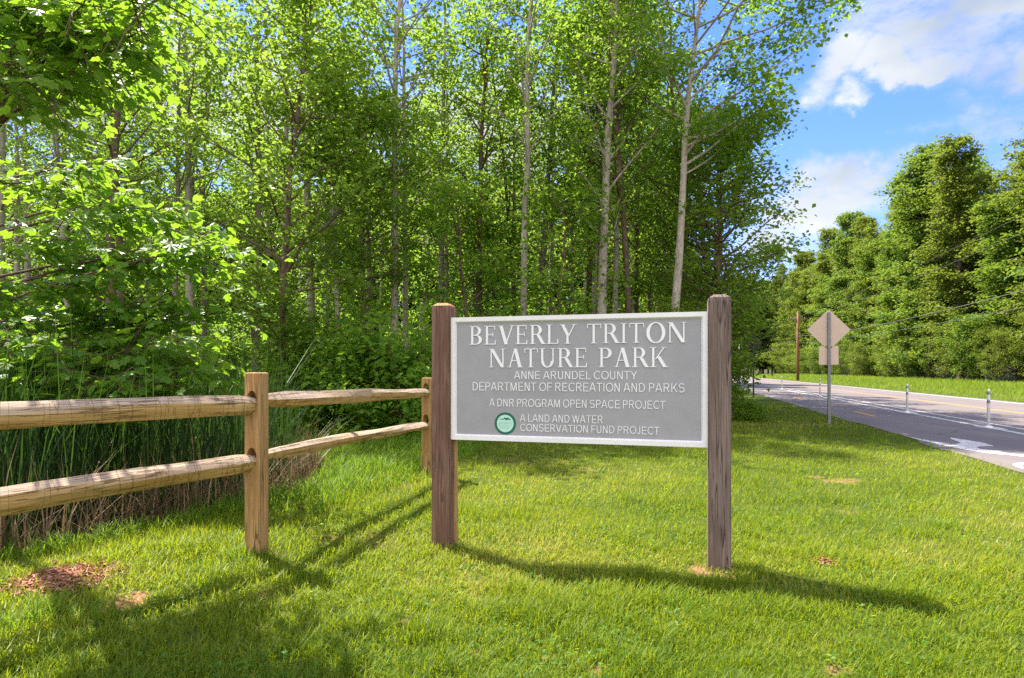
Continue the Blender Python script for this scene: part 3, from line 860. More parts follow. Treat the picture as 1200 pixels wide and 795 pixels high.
def pole(P, h, r, material, label, arm=True):
    o = empty('utility_pole', P, math.atan2(1, SL), label, 'utility pole')
    tb = Tubes(); tb.add([(0, 0, -.5), (0, 0, h*.5), (0, 0, h)], [r*1.15, r, r*.78], 14); obj('shaft', tb.mesh('shaft'), material, o)
    if arm:
        bm = bmesh.new(); bm_box(bm, (-.06, -.9, h-1.0), (.06, .9, h-.86), .01); obj('crossarm', bm_mesh(bm, 'crossarm'), material, o)
        for y in (-.8, .8, -.35, .35):
            bm = bmesh.new(); lathe(bm, [(.05, h-.86), (.07, h-.80), (.04, h-.75), (.06, h-.70), (.03, h-.66)], 10, 0, y); obj('insulator', bm_mesh(bm, 'insulator', True), STEEL, o)
        bm = bmesh.new(); lathe(bm, [(.05, h), (.05, h+.05), (.03, h+.15)], 10); obj('insulator', bm_mesh(bm, 'insulator', True), STEEL, o)
    return o
PO = road_pt(10.4, 78); PO.z = gzf(PO.x, PO.y)
pole(PO, 8.6, .155, POLEWOOD, 'orange brown wooden utility pole on the far verge of the road')
P2 = road_pt(10.4, 150); P2.z = gzf(P2.x, P2.y)
pole(P2, 8.6, .17, POLEGREY, 'small pale distant utility pole near the bend, beyond the orange brown one')
P3 = road_pt(10.6, 6); P3.z = 0
pole(P3, 9.2, .17, POLEGREY, 'utility pole beside the near end of the road, out of view')
def wire(za, zb, label, sag, off=0.0, r=.018, ext=True):
    pts_ = []
    a_ = road_pt(10.4+off, 78, za); b_ = road_pt(10.6+off, 6, zb); c_ = road_pt(10.4+off, 150, za+.2)
    for k in range(25):
        u_ = k/24; p = b_.lerp(a_, u_); p.z -= sag*4*u_*(1-u_); pts_.append(p)
    for k in range(1, 17):
        u_ = k/16; p = a_.lerp(c_, u_); p.z -= sag*4*u_*(1-u_); pts_.append(p)
    tb = Tubes(); tb.add(pts_, [r]*len(pts_), 6)
    tag(obj('overhead_wire', tb.mesh('wire'), WIRE), label, 'overhead wire', 'overhead wires along the road')
wire(5.6, 5.6, 'thick lower overhead cable sagging across the trees behind the diamond sign', .9, 0, .018)
wire(5.0, 4.6, 'lowest thin overhead cable, just under the thick sagging cable', .75, .05, .012)
wire(7.74, 8.5, 'high thin overhead wire over the road verge, on the road side of the crossarm', .6, -.8, .009)
wire(7.74, 8.5, 'high thin overhead wire over the road verge, on the forest side of the crossarm', .6, .8, .009)

# ------------------------------------------------------------------ foliage tools
KITE = np.array([[0, 0, 0], [.45, -.5, .10], [1, 0, -.08], [.45, .5, .10]])
LOBED = np.array([[0, 0, 0], [.05, -.30, .05], [.30, -.56, .06], [.40, -.34, .08], [.72, -.44, .02], [.80, -.16, .02], [1.0, 0, -.10],
                  [.80, .16, .02], [.72, .44, .02], [.40, .34, .08], [.30, .56, .06], [.05, .30, .05]])
def leaf_arrays(C, D, Nn, L, Wd, shape):
    """C centres, D long axes, Nn normals -> vertices"""
    D = D/np.linalg.norm(D, axis=1, keepdims=True)
    S = np.cross(D, Nn); S /= np.linalg.norm(S, axis=1, keepdims=True)+1e-9
    Nn = np.cross(S, D)
    v = C[:, None, :]+shape[None, :, 0, None]*(L[:, None, None]*D[:, None, :])+shape[None, :, 1, None]*(Wd[:, None, None]*S[:, None, :])+shape[None, :, 2, None]*(L[:, None, None]*Nn[:, None, :])
    return v
def leaves_mesh(name, C, D, Nn, L, Wd, shape, tint):
    k = len(shape); n = len(C)
    v = leaf_arrays(C, D, Nn, L, Wd, shape).reshape(-1, 3)
    base_ = np.arange(n)[:, None]*k
    if k == 4:
        loops = (base_+np.arange(4)[None]).ravel(); sizes = np.full(n, 4)
    else:
        tri = np.array([[0, j, j+1] for j in range(1, k-1)]).ravel()
        loops = (base_+tri[None]).ravel(); sizes = np.full(n*(k-2), 3)
    return mesh_np(name, v, loops, sizes, np.repeat(tint, k))
def clump_leaves(r, centers, per, sx, sz, size, droop=.35, tint_sd=.16):
    C = np.repeat(np.asarray(centers), per, 0); n = len(C)
    off = r.normal(size=(n, 3))*np.array([sx, sx, sz])*.62
    C = C+off
    ang = r.random(n)*2*math.pi
    D = np.stack([np.cos(ang), np.sin(ang), r.normal(size=n)*.35-droop], 1)
    Nn = np.stack([r.normal(size=n)*.55, r.normal(size=n)*.55, np.ones(n)], 1)
    L = size*(.7+.6*r.random(n))
    ct = np.repeat(r.normal(size=len(centers))*.12, per)
    tint = np.clip(.5+ct+r.normal(size=n)*tint_sd, 0, 1)
    return C, D, Nn, L, L*(.62+.2*r.random(n)), tint

def make_tree(seed, H, r0, cb, Rc, nb, per, leaf, profile='slender', lean=(0, 0), wob=.10, twigs=5, clump=(.36, .22), elev=(20, 55), trunk_sides=8, bias=None, one_side=None):
    """returns (trunk mesh, crown mesh). trunk + limbs in one mesh, leaves in another"""
    r = np.random.default_rng(seed); tb = Tubes()
    N = 14
    path = []
    ox = np.cumsum(r.normal(size=N)*wob*.5); oy = np.cumsum(r.normal(size=N)*wob*.5)
    for i in range(N):
        u_ = i/(N-1)
        path.append(Vector((lean[0]*u_**1.3+ox[i]*u_, lean[1]*u_+oy[i]*u_, H*u_)))
    rad = [r0*((1-i/(N-1))**.8)+.012 for i in range(N)]
    rad[0] *= 1.25
    tb.add([path[0]+Vector((0, 0, -.4))]+path, [rad[0]*1.15]+rad, trunk_sides)
    def tr(u_):
        k = u_*(N-1); i = min(int(k), N-2); return path[i].lerp(path[i+1], k-i), np.interp(k, range(N), rad)
    centers = []
    for b in range(nb):
        q = (b+.5)/nb
        u_ = cb+(1-cb)*.985*q
        P, rr = tr(u_)
        az = b*2.39996+r.normal()*.35
        if one_side is not None and r.random() < one_side[1]: az = one_side[0]+r.normal()*.6
        if profile == 'slender': pf = (math.sin(math.pi*min(1, .16+.84*q))**.7)*.9+.12
        elif profile == 'dense': pf = (1-q)**.55*(.72+.28*math.sin(3*q*math.pi+seed))+.10
        elif profile == 'round': pf = math.sqrt(max(.03, 1-(2*q-1)**2))
        elif profile == 'broad': pf = math.sqrt(max(.02, 1-(max(0, q-.42)/.60)**2))*(.74+.42*r.random())*(.85+.15*math.sin(7*q+seed))
        else: pf = .35+.65*q
        Lb = Rc*pf*r.uniform(.62, 1.18)
        el = R(r.uniform(*elev))
        d = Vector((math.cos(az)*math.cos(el), math.sin(az)*math.cos(el), math.sin(el)))
        pts_ = [P]; nseg = 4
        dd = d.copy()
        for s_ in range(nseg):
            dd = (dd+Vector((r.normal()*.13, r.normal()*.13, .07+r.normal()*.08))).normalized()
            pts_.append(pts_[-1]+dd*Lb/nseg)
        rb = min(rr*.55, .012+.013*Lb)
        tb.add(pts_, [rb*(1-.8*k/nseg)+.003 for k in range(nseg+1)], 4, False)
        for k in range(twigs):
            f = r.uniform(.28, 1.0)*nseg; i = min(int(f), nseg-1)
            p = pts_[i].lerp(pts_[i+1], f-i)
            ta = az+r.choice([-1, 1])*r.uniform(.4, 1.3)
            tl = Lb*r.uniform(.14, .38)
            e = p+Vector((math.cos(ta)*tl, math.sin(ta)*tl, r.normal()*.12+tl*.15))
            tb.add([p, p.lerp(e, .5)+Vector((0, 0, .03)), e], [.008, .006, .003], 3, False)
            centers.append(e)
            if tl > .7: centers.append(p.lerp(e, .55))
        centers.append(pts_[-1])
    centers.append(path[-1])
    c_ = np.array([tuple(x) for x in centers])
    a = clump_leaves(r, c_, per, clump[0], clump[1], leaf)
    return tb.mesh('trunk'), leaves_mesh('crown', *a[:5], KITE, a[5])
def make_shrub(seed, h, w, stems, per, leaf, nclump=60):
    r = np.random.default_rng(seed); tb = Tubes(); cs = []
    for s_ in range(stems):
        az = r.random()*6.28; sp_ = r.uniform(.1, .9)*w*.5
        e = Vector((math.cos(az)*sp_, math.sin(az)*sp_, h*r.uniform(.6, .98)))
        m_ = e*.5+Vector((r.normal()*.08, r.normal()*.08, .1*h))
        tb.add([(r.normal()*.05, r.normal()*.05, -.1), m_, e], [.022, .014, .005], 5)
        cs += [tuple(e), tuple(m_.lerp(e, .5)), tuple(m_)]
    for k in range(nclump):
        az = r.random()*6.28; rr = math.sqrt(r.random())*w*.5; zz_ = h*(.06+.85*r.random()*(1-.5*(rr/(w*.5))**2))
        cs.append((math.cos(az)*rr, math.sin(az)*rr, zz_))
    a = clump_leaves(r, np.array(cs), per, .26, .18, leaf)
    return tb.mesh('stem'), leaves_mesh('foliage', *a[:5], KITE, a[5])

TREE_PARTS = ('trunk', 'crown')
def place(name, meshes, mats, loc, rz, sc, label, cat, group=None, parts=TREE_PARTS):
    o = empty(name, loc, rz, label, cat, group)
    o.scale = (sc, sc, sc) if not isinstance(sc, tuple) else sc
    for nme, me_, mt in zip(parts, meshes, mats):
        c = bpy.data.objects.new(nme, me_); COL.objects.link(c); c.parent = o
        if not me_.materials: me_.materials.append(mt)
        elif me_.materials[0] is not mt:
            c.material_slots[0].link = 'OBJECT'; c.material_slots[0].material = mt
    return o
def ploc(px, D): x = (px-CX)/F*D; return (x, D, gzf(x, D))

# ------------------------------------------------------------------ hero trees of the left wood
def hero(px, D, label, bark, lmat=LEAF_FOREST, **kw):
    me2 = make_tree(**kw)
    return place('forest_tree', me2, (bark, lmat), ploc(px, D), 0, 1.0, label, 'tree', 'trees of the wood behind the sign')
hero(784, 15.0, 'pale leaning tree with an open crown reaching into the sky by the road', BARK_PALE,
     seed=21, H=13.4, r0=.115, cb=.46, Rc=3.3, nb=30, per=46, leaf=.125, lean=(1.15, 0), wob=.14, twigs=6, one_side=(-0.1, .50), elev=(5, 42), clump=(.34, .24))
hero(845, 16.5, 'dense dark tree low behind the top of the purple sign post', BARK_BROWN, LEAF_DEEP,
     seed=61, H=7.6, r0=.10, cb=.04, Rc=1.9, nb=64, per=20, leaf=.125, profile='round', elev=(0, 40))
hero(832, 21.0, 'dense bushy tree at the corner of the wood, just left of the road', BARK_BROWN, LEAF_FOREST,
     seed=62, H=10.5, r0=.12, cb=.05, Rc=2.6, nb=70, per=22, leaf=.13, profile='round', elev=(0, 40))
hero(330, 13.2, 'leafy young tree with low branches, behind the fence corner post', BARK_BROWN, LEAF_FOREST,
     seed=63, H=9.8, r0=.08, cb=.14, Rc=2.2, nb=44, per=34, leaf=.125, profile='round', elev=(5, 45))
hero(425, 15.5, 'bright green young tree above the dark shrubs, left of the sign', BARK_BROWN, LEAF_FOREST,
     seed=64, H=8.2, r0=.07, cb=.34, Rc=2.2, nb=34, per=36, leaf=.125, profile='round', elev=(5, 45))
hero(702, 15.6, 'pale tree with the thickest white trunk, straight behind the middle of the sign', BARK_PALE,
     seed=33, H=14.5, r0=.135, cb=.30, Rc=2.3, nb=36, per=21, leaf=.12, lean=(.55, 0), wob=.10, twigs=5)
hero(719, 17.0, 'thinner pale tree standing close behind the thickest white trunk', BARK_PALE,
     seed=34, H=13.5, r0=.085, cb=.35, Rc=2.0, nb=30, per=19, leaf=.12, lean=(.2, .3), wob=.10)
hero(300, 19.0, 'straight brown trunked tree standing behind the reeds, with a forked side limb', BARK_GREY,
     seed=41, H=15.5, r0=.13, cb=.30, Rc=2.5, nb=34, per=19, leaf=.13, lean=(.25, 0))
hero(476, 17.0, 'slim straight pale stem just left of the warm brown sign post', BARK_PALE,
     seed=45, H=13.5, r0=.085, cb=.36, Rc=2.0, nb=30, per=21, leaf=.13, lean=(-.1, 0))
hero(515, 20.0, 'pale grey tree rising directly above the warm brown sign post', BARK_PALE,
     seed=46, H=15.5, r0=.12, cb=.34, Rc=2.2, nb=30, per=21, leaf=.13, lean=(.3, 0))
hero(436, 21.0, 'paired pale trunk tree left of the slim straight stem', BARK_GREY,
     seed=47, H=15.0, r0=.11, cb=.30, Rc=2.2, nb=30, per=21, leaf=.13)
hero(398, 15.0, 'short pale thin stem leaning left above the dark shrubs', BARK_PALE, LEAF_DEEP,
     seed=48, H=9.0, r0=.07, cb=.38, Rc=1.9, nb=26, per=22, leaf=.12, lean=(-.5, 0))
hero(625, 20.0, 'tree with a trunk leaning right, above the left half of the sign title', BARK_GREY,
     seed=49, H=14.5, r0=.13, cb=.32, Rc=2.3, nb=32, per=21, leaf=.13, lean=(1.2, 0))
hero(610, 20.6, 'thin tree leaning left, crossing the right leaning trunk in a V', BARK_BROWN,
     seed=50, H=12.5, r0=.08, cb=.32, Rc=2.0, nb=26, per=21, leaf=.13, lean=(-1.1, 0))
hero(690, 19.0, 'slender brown tree just left of the thickest white trunk', BARK_BROWN,
     seed=51, H=15.5, r0=.10, cb=.36, Rc=2.0, nb=30, per=19, leaf=.12, lean=(.1, 0))
hero(205, 17.5, 'slim grey tree with a faint bend above the near leafy tree', BARK_GREY,
     seed=52, H=12.5, r0=.085, cb=.40, Rc=1.9, nb=28, per=17, leaf=.12, lean=(.1, 0))
hero(131, 14.6, 'dark brown trunked tree seen between the two boughs of the near tree', BARK_BROWN, LEAF_DEEP,
     seed=53, H=11.5, r0=.13, cb=.50, Rc=2.2, nb=26, per=17, leaf=.12, lean=(.1, 0))
hero(745, 22.0, 'dark thin tree between the white trunks and the pale leaning tree', BARK_BROWN,
     seed=54, H=15.0, r0=.10, cb=.28, Rc=2.3, nb=32, per=21, leaf=.13)
hero(560, 18.5, 'leafy dark stemmed tree above the left end of the sign title', BARK_BROWN, LEAF_DEEP,
     seed=55, H=14.5, r0=.10, cb=.30, Rc=2.3, nb=34, per=22, leaf=.13, lean=(.3, 0))
hero(835, 17.0, 'low dark leafy tree at the right end of the wood, behind the purple sign post', BARK_BROWN, LEAF_DEEP,
     seed=56, H=8.6, r0=.11, cb=.10, Rc=2.1, nb=40, per=22, leaf=.12, profile='round', elev=(5, 40))
hero(800, 19.5, 'bushy mid height tree behind the pale leaning tree', BARK_BROWN, LEAF_DEEP,
     seed=57, H=9.6, r0=.11, cb=.16, Rc=2.3, nb=38, per=22, leaf=.12, profile='round', elev=(5, 40))

VAR = [make_tree(seed=100+i, H=h_, r0=.11, cb=cb_, Rc=rc_, nb=30, per=17, leaf=.12, lean=(ln_, 0), wob=.12)
       for i, (h_, cb_, rc_, ln_) in enumerate(((15, .36, 2.3, .3), (14, .40, 2.4, -.4), (16, .42, 2.2, .1), (13, .34, 2.5, .5), (15.5, .45, 2.1, -.2), (14.5, .38, 2.3, .2)))]
SAP = [make_tree(seed=140+i, H=h_, r0=.045, cb=.10, Rc=rc_, nb=24, per=26, leaf=.13, profile='round', lean=(ln_, 0), wob=.12, elev=(0, 40), twigs=4)
       for i, (h_, rc_, ln_) in enumerate(((4.2, 1.5, .2), (5.2, 1.6, -.3), (3.4, 1.5, .1), (5.8, 1.7, .3)))]
SHR = [make_shrub(160+i, h_, w_, 9, 36, .13) for i, (h_, w_) in enumerate(((1.9, 2.3), (2.5, 2.4), (1.3, 2.0)))]

rr = random.Random(5)
def in_wood(x, y): return y > forest_edge_y(x)+.3 and x < float(edge_x(y))-3.4
pts_used = []
def scatter(n, xr, yr, mind, pow_=1.0):
    out_ = []; tries = 0
    while len(out_) < n and tries < 20000:
        tries += 1
        y = yr[0]+(yr[1]-yr[0])*rr.random()**pow_
        x = rr.uniform(xr[0], xr[1])*(y/yr[1])
        if not in_wood(x, y): continue
        if any((x-a)**2+(y-b)**2 < mind**2 for a, b in pts_used): continue
        pts_used.append((x, y)); out_.append((x, y))
    return out_
for i, (x, y) in enumerate(scatter(58, (-44, 22), (16.0, 40), 1.4, 1.15)):
    lf = LEAF_FOREST if rr.random() < .72 else LEAF_DEEP
    place('forest_tree', VAR[i % len(VAR)], (rr.choice([BARK_GREY, BARK_BROWN, BARK_PALE, BARK_PALE]), lf), (x, y, gzf(x, y)), rr.uniform(0, 6.28), rr.uniform(.82, 1.12),
          'slender leafy tree among many alike, deeper in the wood behind the sign and fence', 'tree', 'trees of the wood behind the sign')
pts_used = []
for i, (x, y) in enumerate(scatter(38, (-40, 20), (15.0, 42), 1.6, 1.1)):
    place('sapling', SAP[i % len(SAP)], (BARK_BROWN, LEAF_FOREST if rr.random() < .45 else LEAF_DEEP), (x, y, gzf(x, y)), rr.uniform(0, 6.28), rr.uniform(.8, 1.25),
          'low bushy sapling filling the understory of the wood', 'sapling', 'saplings under the trees')
pts_used = []
for i, (x, y) in enumerate(scatter(40, (-40, 20), (13.6, 42), 1.3, 1.5)):
    place('shrub', SHR[i % len(SHR)], (BARK_BROWN, LEAF_DEEP if rr.random() < .7 else LEAF_FOREST), (x, y, gzf(x, y)), rr.uniform(0, 6.28), rr.uniform(.7, 1.2),
          'leafy undergrowth shrub on the floor of the wood', 'shrub', 'shrubs on the wood floor', ('stem', 'foliage'))
for k, (px, D, sc, lab) in enumerate(((425, 12.6, 1.15, 'dark glossy shrub behind the far rails of the fence'), (468, 12.2, 1.05, 'dark green shrub touching the warm brown sign post, behind the end of the fence'),
                                      (350, 13.2, .95, 'leafy shrub behind the fence corner post, beyond the reeds'), (385, 14.0, 1.25, 'taller shrub between the reeds and the dark shrubs'))):
    place('shrub', SHR[k % 2], (BARK_BROWN, LEAF_DEEP), ploc(px, D), k*1.7, sc, lab, 'shrub', 'shrubs at the edge of the lawn', ('stem', 'foliage'))
place('bush', SHR[2], (BARK_BROWN, LEAF_DEEP), ploc(880, 15.2), .5, .42, 'low dark bush on the grass just right of the purple sign post', 'bush', None, ('stem', 'foliage'))
place('bush', SHR[2], (BARK_BROWN, LEAF_DEEP), ploc(846, 21.0), 1.5, .8, 'dark bush behind the low bush, at the wood corner by the road', 'bush', None, ('stem', 'foliage'))

# left verge trees further along the road
for i in range(26):
    D = 19.5+i*4.2+max(0, i-12)*5
    x = float(edge_x(D))-5.3-rr.uniform(0, 1.6)
    place('verge_tree', VAR[(i*5+1) % len(VAR)], (BARK_BROWN, LEAF_FOREST), (x, D, 0), rr.uniform(0, 6.28), rr.uniform(.9, 1.1),
          'roadside tree along the left verge where the road runs out of sight', 'tree', 'trees along the left verge')

# ------------------------------------------------------------------ tall wood beyond the road
DEN = [make_tree(seed=200+i, H=h_, r0=.26, cb=.04, Rc=rc_, nb=110, per=22, leaf=.30, profile='broad', wob=.22, twigs=7, clump=(.66, .30), elev=(2, 48))
       for i, (h_, rc_) in enumerate(((23, 4.9), (25, 4.4), (20, 5.6), (27, 4.7)))]
for i in range(34):
    y = 54+rr.uniform(-2, 9)+3*(i % 2); x = -44+i*1.85+rr.uniform(-.8, .8)
    if x < float(edge_x(y))-5:
        place('background_tree', DEN[i % 4], (BARK_BROWN, LEAF_FOREST), (x, y, 0), rr.uniform(0, 6.28), rr.uniform(.70, .92),
              'bushy tree at the back of the wood, glimpsed between the trunks', 'tree', 'trees at the back of the wood')
ORD = ['first', 'second', 'third', 'fourth', 'fifth', 'sixth', 'seventh', 'eighth', 'ninth', 'tenth']
for i in range(46):
    D = 34+i*3.9+rr.uniform(-1.2, 1.2)
    s_ = ROAD_W+17.5+rr.uniform(-2.2, 3.0)
    P = road_pt(s_, D); P.z = gzf(P.x, P.y)
    sc = rr.uniform(.80, 1.12)
    kz = rr.uniform(.88, 1.10)*(1.06 if i <= 9 else (1.0 if i <= 16 else 1.16))
    place('tall_tree', DEN[(i*3+i//4) % 4], (BARK_BROWN, LEAF_FAR), P, rr.uniform(0, 6.28), (sc*rr.uniform(.95, 1.25), sc*rr.uniform(.95, 1.25), sc*kz),
          ('tall tree of the front row standing past the right edge of the photo' if i < 6 else
           ORD[i-6]+' tall tree from the right edge in the front row beyond the road' if i < 16 else
           'tall leafy tree far along the front row beyond the road, about the diamond sign'), 'tree', 'tall trees beyond the road')
for i in range(30):
    D = 44+i*6.5+rr.uniform(-2, 2)
    P = road_pt(ROAD_W+25+rr.uniform(-2, 2), D); P.z = gzf(P.x, P.y)
    place('tall_tree', DEN[(i*2+1) % 4], (BARK_BROWN, LEAF_FAR), P, rr.uniform(0, 6.28), rr.uniform(.95, 1.12),
          'tall leafy tree in the rear row of the wood beyond the road', 'tree', 'tall trees beyond the road')
for i in range(96):
    D = 30+(i//2)*3.2+rr.uniform(-1.5, 1.5)
    P = road_pt(ROAD_W+(13.6 if i % 2 else 17.5)+rr.uniform(-.8, 1.2), D); P.z = gzf(P.x, P.y)
    place('edge_sapling', SAP[i % 4], (BARK_BROWN, LEAF_FAR), P, rr.uniform(0, 6.28), rr.uniform(.7, 1.2),
          'bushy sapling at the foot of the tall trees beyond the road', 'sapling', 'saplings beyond the road')
for i in range(22):                                             # where the road bends out of sight
    x = 36+i*2.6+rr.uniform(-1, 1); D = 184+rr.uniform(-3, 12)
    place('tall_tree', DEN[i % 4], (BARK_BROWN, LEAF_FAR), (x, D, 0), rr.uniform(0, 6.28), rr.uniform(1.05, 1.3),
          'distant tree closing the view at the end of the road', 'tree', 'distant trees at the end of the road')

# ------------------------------------------------------------------ near broad-leaved tree on the left
nr = np.random.default_rng(77)
nt = empty('near_tree', (-6.5, 6.6, gzf(-6.5, 6.6)), 0, 'near tree with large lobed leaves hanging over the reeds at the left edge', 'tree')
tb = Tubes()
n0 = Vector((-6.5, 6.6, gzf(-6.5, 6.6)))
trunk = [Vector((0, 0, -.3)), Vector((.03, 0, 1)), Vector((.1, .05, 2.2)), Vector((.05, .1, 3.6)), Vector((.12, .1, 5.0)), Vector((.1, .1, 6.2))]
tb.add(trunk, [.15, .125, .11, .085, .055, .02], 10)
targets = [(60, 220, 7.0), (30, 452, 5.8), (110, 458, 5.7), (180, 450, 5.8), (232, 440, 6.0), (60, 415, 5.6), (140, 440, 5.5), (205, 400, 5.7), (10, 400, 5.5), (150, 240, 6.6), (232, 283, 6.4), (258, 290, 6.1), (205, 350, 6.4), (120, 400, 6.3), (40, 430, 6.0), (222, 420, 6.5), (20, 330, 6.0), (160, 300, 6.9), (95, 200, 6.7),
           (180, 250, 7.0), (60, 440, 6.5), (170, 425, 6.2), (110, 330, 6.2), (60, 280, 6.2), (205, 300, 6.8), (150, 370, 6.7), (30, 380, 6.5), (240, 370, 6.7), (100, 435, 6.6), (10, 445, 6.2), (190, 390, 7.0), (90, 370, 7.0),
           (40, 30, 3.7), (110, 45, 3.7), (170, 10, 3.5), (60, 95, 4.5), (120, 92, 4.5), (15, 75, 3.55), (90, 60, 3.9), (40, -10, 3.6), (12, 112, 3.5), (140, 50, 3.7), (100, 0, 3.5), (185, 0, 3.5), (20, 10, 3.7), (75, 25, 3.6), (150, 85, 4.3),
           (-90, 300, 6.2), (-60, 420, 6.2), (-140, 150, 6.4), (-120, -60, 6.4), (-200, 300, 6.9), (-180, 400, 6.6)]
lc, ld, ln, lt, lsz = [], [], [], [], []
HUB0 = trunk[3].copy(); HUB1 = at(25, 95, 4.3)-n0
tb.add([HUB0, HUB0.lerp(HUB1, .35)+Vector((0, 0, .18)), HUB0.lerp(HUB1, .7)+Vector((0, 0, .14)), HUB1], [.05, .042, .03, .018], 8, False)
for (px, py, D) in targets:
    E = at(px, py, D)-n0
    hgt = max(.7, min(5.6, E.z-.25*math.hypot(E.x, E.y)))
    k = next(i for i in range(1, 6) if trunk[i].z >= hgt or i == 5)
    u_ = (hgt-trunk[k-1].z)/(trunk[k].z-trunk[k-1].z)
    S_ = trunk[k-1].lerp(trunk[k], max(0, min(1, u_)))
    if D < 5: S_ = HUB0.lerp(HUB1, nr.uniform(.45, 1.0))
    M_ = S_.lerp(E, .55)+Vector((nr.normal()*.1, nr.normal()*.1, .12))
    tb.add([S_, S_.lerp(M_, .5)+Vector((0, 0, .06)), M_, M_.lerp(E, .55)+Vector((0, 0, .04)), E], [.024, .018, .012, .008, .004], 6, False)
    outd = Vector((E.x, E.y, 0)).normalized()
    ctint = nr.normal()*.10
    fs_ = (D/6.3)**.8
    for tw in range(19):
        f = nr.uniform(.35 if D < 5 else .15, 1.0)
        b_ = M_.lerp(E, f) if tw > 3 else E
        az = math.atan2(outd.y, outd.x)+nr.normal()*1.1
        tl = nr.uniform(.25, .68)*fs_
        e = b_+Vector((math.cos(az)*tl, math.sin(az)*tl, nr.normal()*.16-.06))
        mid = b_.lerp(e, .5)+Vector((0, 0, .05))
        tb.add([b_, mid, e], [.006, .0045, .002], 4, False)
        for q in range(8):
            g_ = (q+1)/8
            p = (b_.lerp(mid, g_*2) if g_ < .5 else mid.lerp(e, g_*2-1))
            la = az+(1 if q % 2 else -1)*nr.uniform(.4, 1.3)+nr.normal()*.3
            dv = np.array([math.cos(la), math.sin(la), -.45+nr.normal()*.35])
            lc.append(np.array(p)+dv*.05); ld.append(dv)
            ln.append(np.array([nr.normal()*.55, nr.normal()*.55-.15, 1.0])); lt.append(np.clip(.5+ctint+nr.normal()*.2, 0, 1)); lsz.append(fs_)
obj('trunk', tb.mesh('trunk'), BARK_BROWN, nt)
lc, ld, ln, lt = map(np.array, (lc, ld, ln, lt))
LL = (.065+.085*nr.random(len(lc)))*np.array(lsz)
obj('crown', leaves_mesh('crown', lc, ld, ln, LL, LL*(.80+.2*nr.random(len(lc))), LOBED, lt), LEAF_NEAR, nt)

# ------------------------------------------------------------------ grass, reeds and other ground cover (masses nobody could count)
def blades(P, h, wd, az, lean, tint, seg=2, curl=1.0):
    n = len(P)
    sx_, sy_ = np.cos(az), np.sin(az)
    side = np.stack([-sy_, sx_, np.zeros(n)], 1)
    fw = np.stack([sx_, sy_, np.zeros(n)], 1)
    up = np.array([0, 0, 1.0])
    lv = []
    fr = [0, .5, 1] if seg == 2 else ([0, 1] if seg == 1 else [0, .35, .68, 1])
    for f in fr:
        c = P+up*(h*f*(1-.25*lean*f*curl))[:, None]+fw*(h*lean*(f**2))[:, None]
        wf = wd*(1-f**1.8)*.5
        if f == 1: lv.append(c[:, None, :])
        else: lv.append(np.stack([c-side*wf[:, None], c+side*wf[:, None]], 1))
    v = np.concatenate(lv, 1); k = v.shape[1]
    polys = []
    for i in range(len(fr)-2): polys.append([2*i, 2*i+1, 2*i+3, 2*i+2])
    j = 2*(len(fr)-2); polys.append([j, j+1, j+2])
    flat = np.array([x for p in polys for x in p]); sz = np.array([len(p) for p in polys])
    loops = (np.arange(n)[:, None]*k+flat[None]).ravel()
    return v.reshape(-1, 3), loops, np.tile(sz, n), np.repeat(tint, k)
def join(parts):
    V_, Lp, Sz, T = [], [], [], []; o = 0
    for v, l_, s_, t_ in parts: V_.append(v); Lp.append(l_+o); Sz.append(s_); T.append(t_); o += len(v)
    return np.concatenate(V_), np.concatenate(Lp), np.concatenate(Sz), np.concatenate(T)
def stuff(name, parts, material, label, cat):
    v, l_, s_, t_ = join(parts)
    return tag(obj(name, mesh_np(name, v, l_, s_, t_), material), label, cat, None, 'stuff')

g = np.random.default_rng(3)
def polar(n, r0_, r1_, a0, a1):
    r_ = np.exp(g.uniform(math.log(r0_), math.log(r1_), n)); a = g.uniform(R(a0), R(a1), n)
    return r_*np.sin(a), r_*np.cos(a), r_
x, y, r_ = polar(430000, 1.7, 26, -50, 50)
keep = (road_s(x, y) < -.05+.22*g.random(len(x))**2) & (wet(x, y) < .35) & (y < forest_edge_y(x)+1.2)
b_ = bare(x, y)
keep &= g.random(len(x)) > b_*.86
keep &= g.random(len(x)) < .50+.7*vnoise(x, y, 5.0, 2)
x, y, r_, b_ = x[keep], y[keep], r_[keep], b_[keep]
n = len(x)
pn = vnoise(x, y, 2.2)*.5+vnoise(x, y, 7.0, 4)*.5
h = (.024+.044*g.random(n)+.15*np.clip(pn-.47, 0, 1))*(1+.012*r_)
fenceside = np.exp(-((x-(-2.3))**2/1.1+(y-4.6)**2/2.5))
h *= 1+.9*fenceside*g.random(n)
wd = (.0030+.0032*g.random(n))*(1+.14*np.maximum(r_-2, 0))
tint = np.clip(.46+.75*(vnoise(x, y, .7, 6)-.5)-.5*(pn-.5)+g.normal(size=n)*.17+.30*b_+(g.random(n) < .05)*.4, 0, 1)
P = np.stack([x, y, gz(x, y)-.004], 1)
near = r_ < 5
pa = blades(P[near], h[near], wd[near], g.random(near.sum())*6.283, .25+.9*g.random(near.sum()), tint[near], 2)
pb = blades(P[~near], h[~near], wd[~near], g.random((~near).sum())*6.283, .2+.8*g.random((~near).sum()), tint[~near], 1)
stuff('lawn_grass', [pa, pb], GRASS, 'bright green mown lawn grass around the sign and fence', 'grass')
n = 16000
x, y, r_ = polar(n, 1.8, 9, -48, 48)
keep = (road_s(x, y) < -.1) & (wet(x, y) < .3) & (vnoise(x, y, 2.6, 9)*.6+vnoise(x, y, 9, 1)*.4 > .56)
x, y, r_ = x[keep], y[keep], r_[keep]; n = len(x)
ang = g.random(n)*6.283
L_ = (.010+.014*g.random(n))*(1+.08*r_)
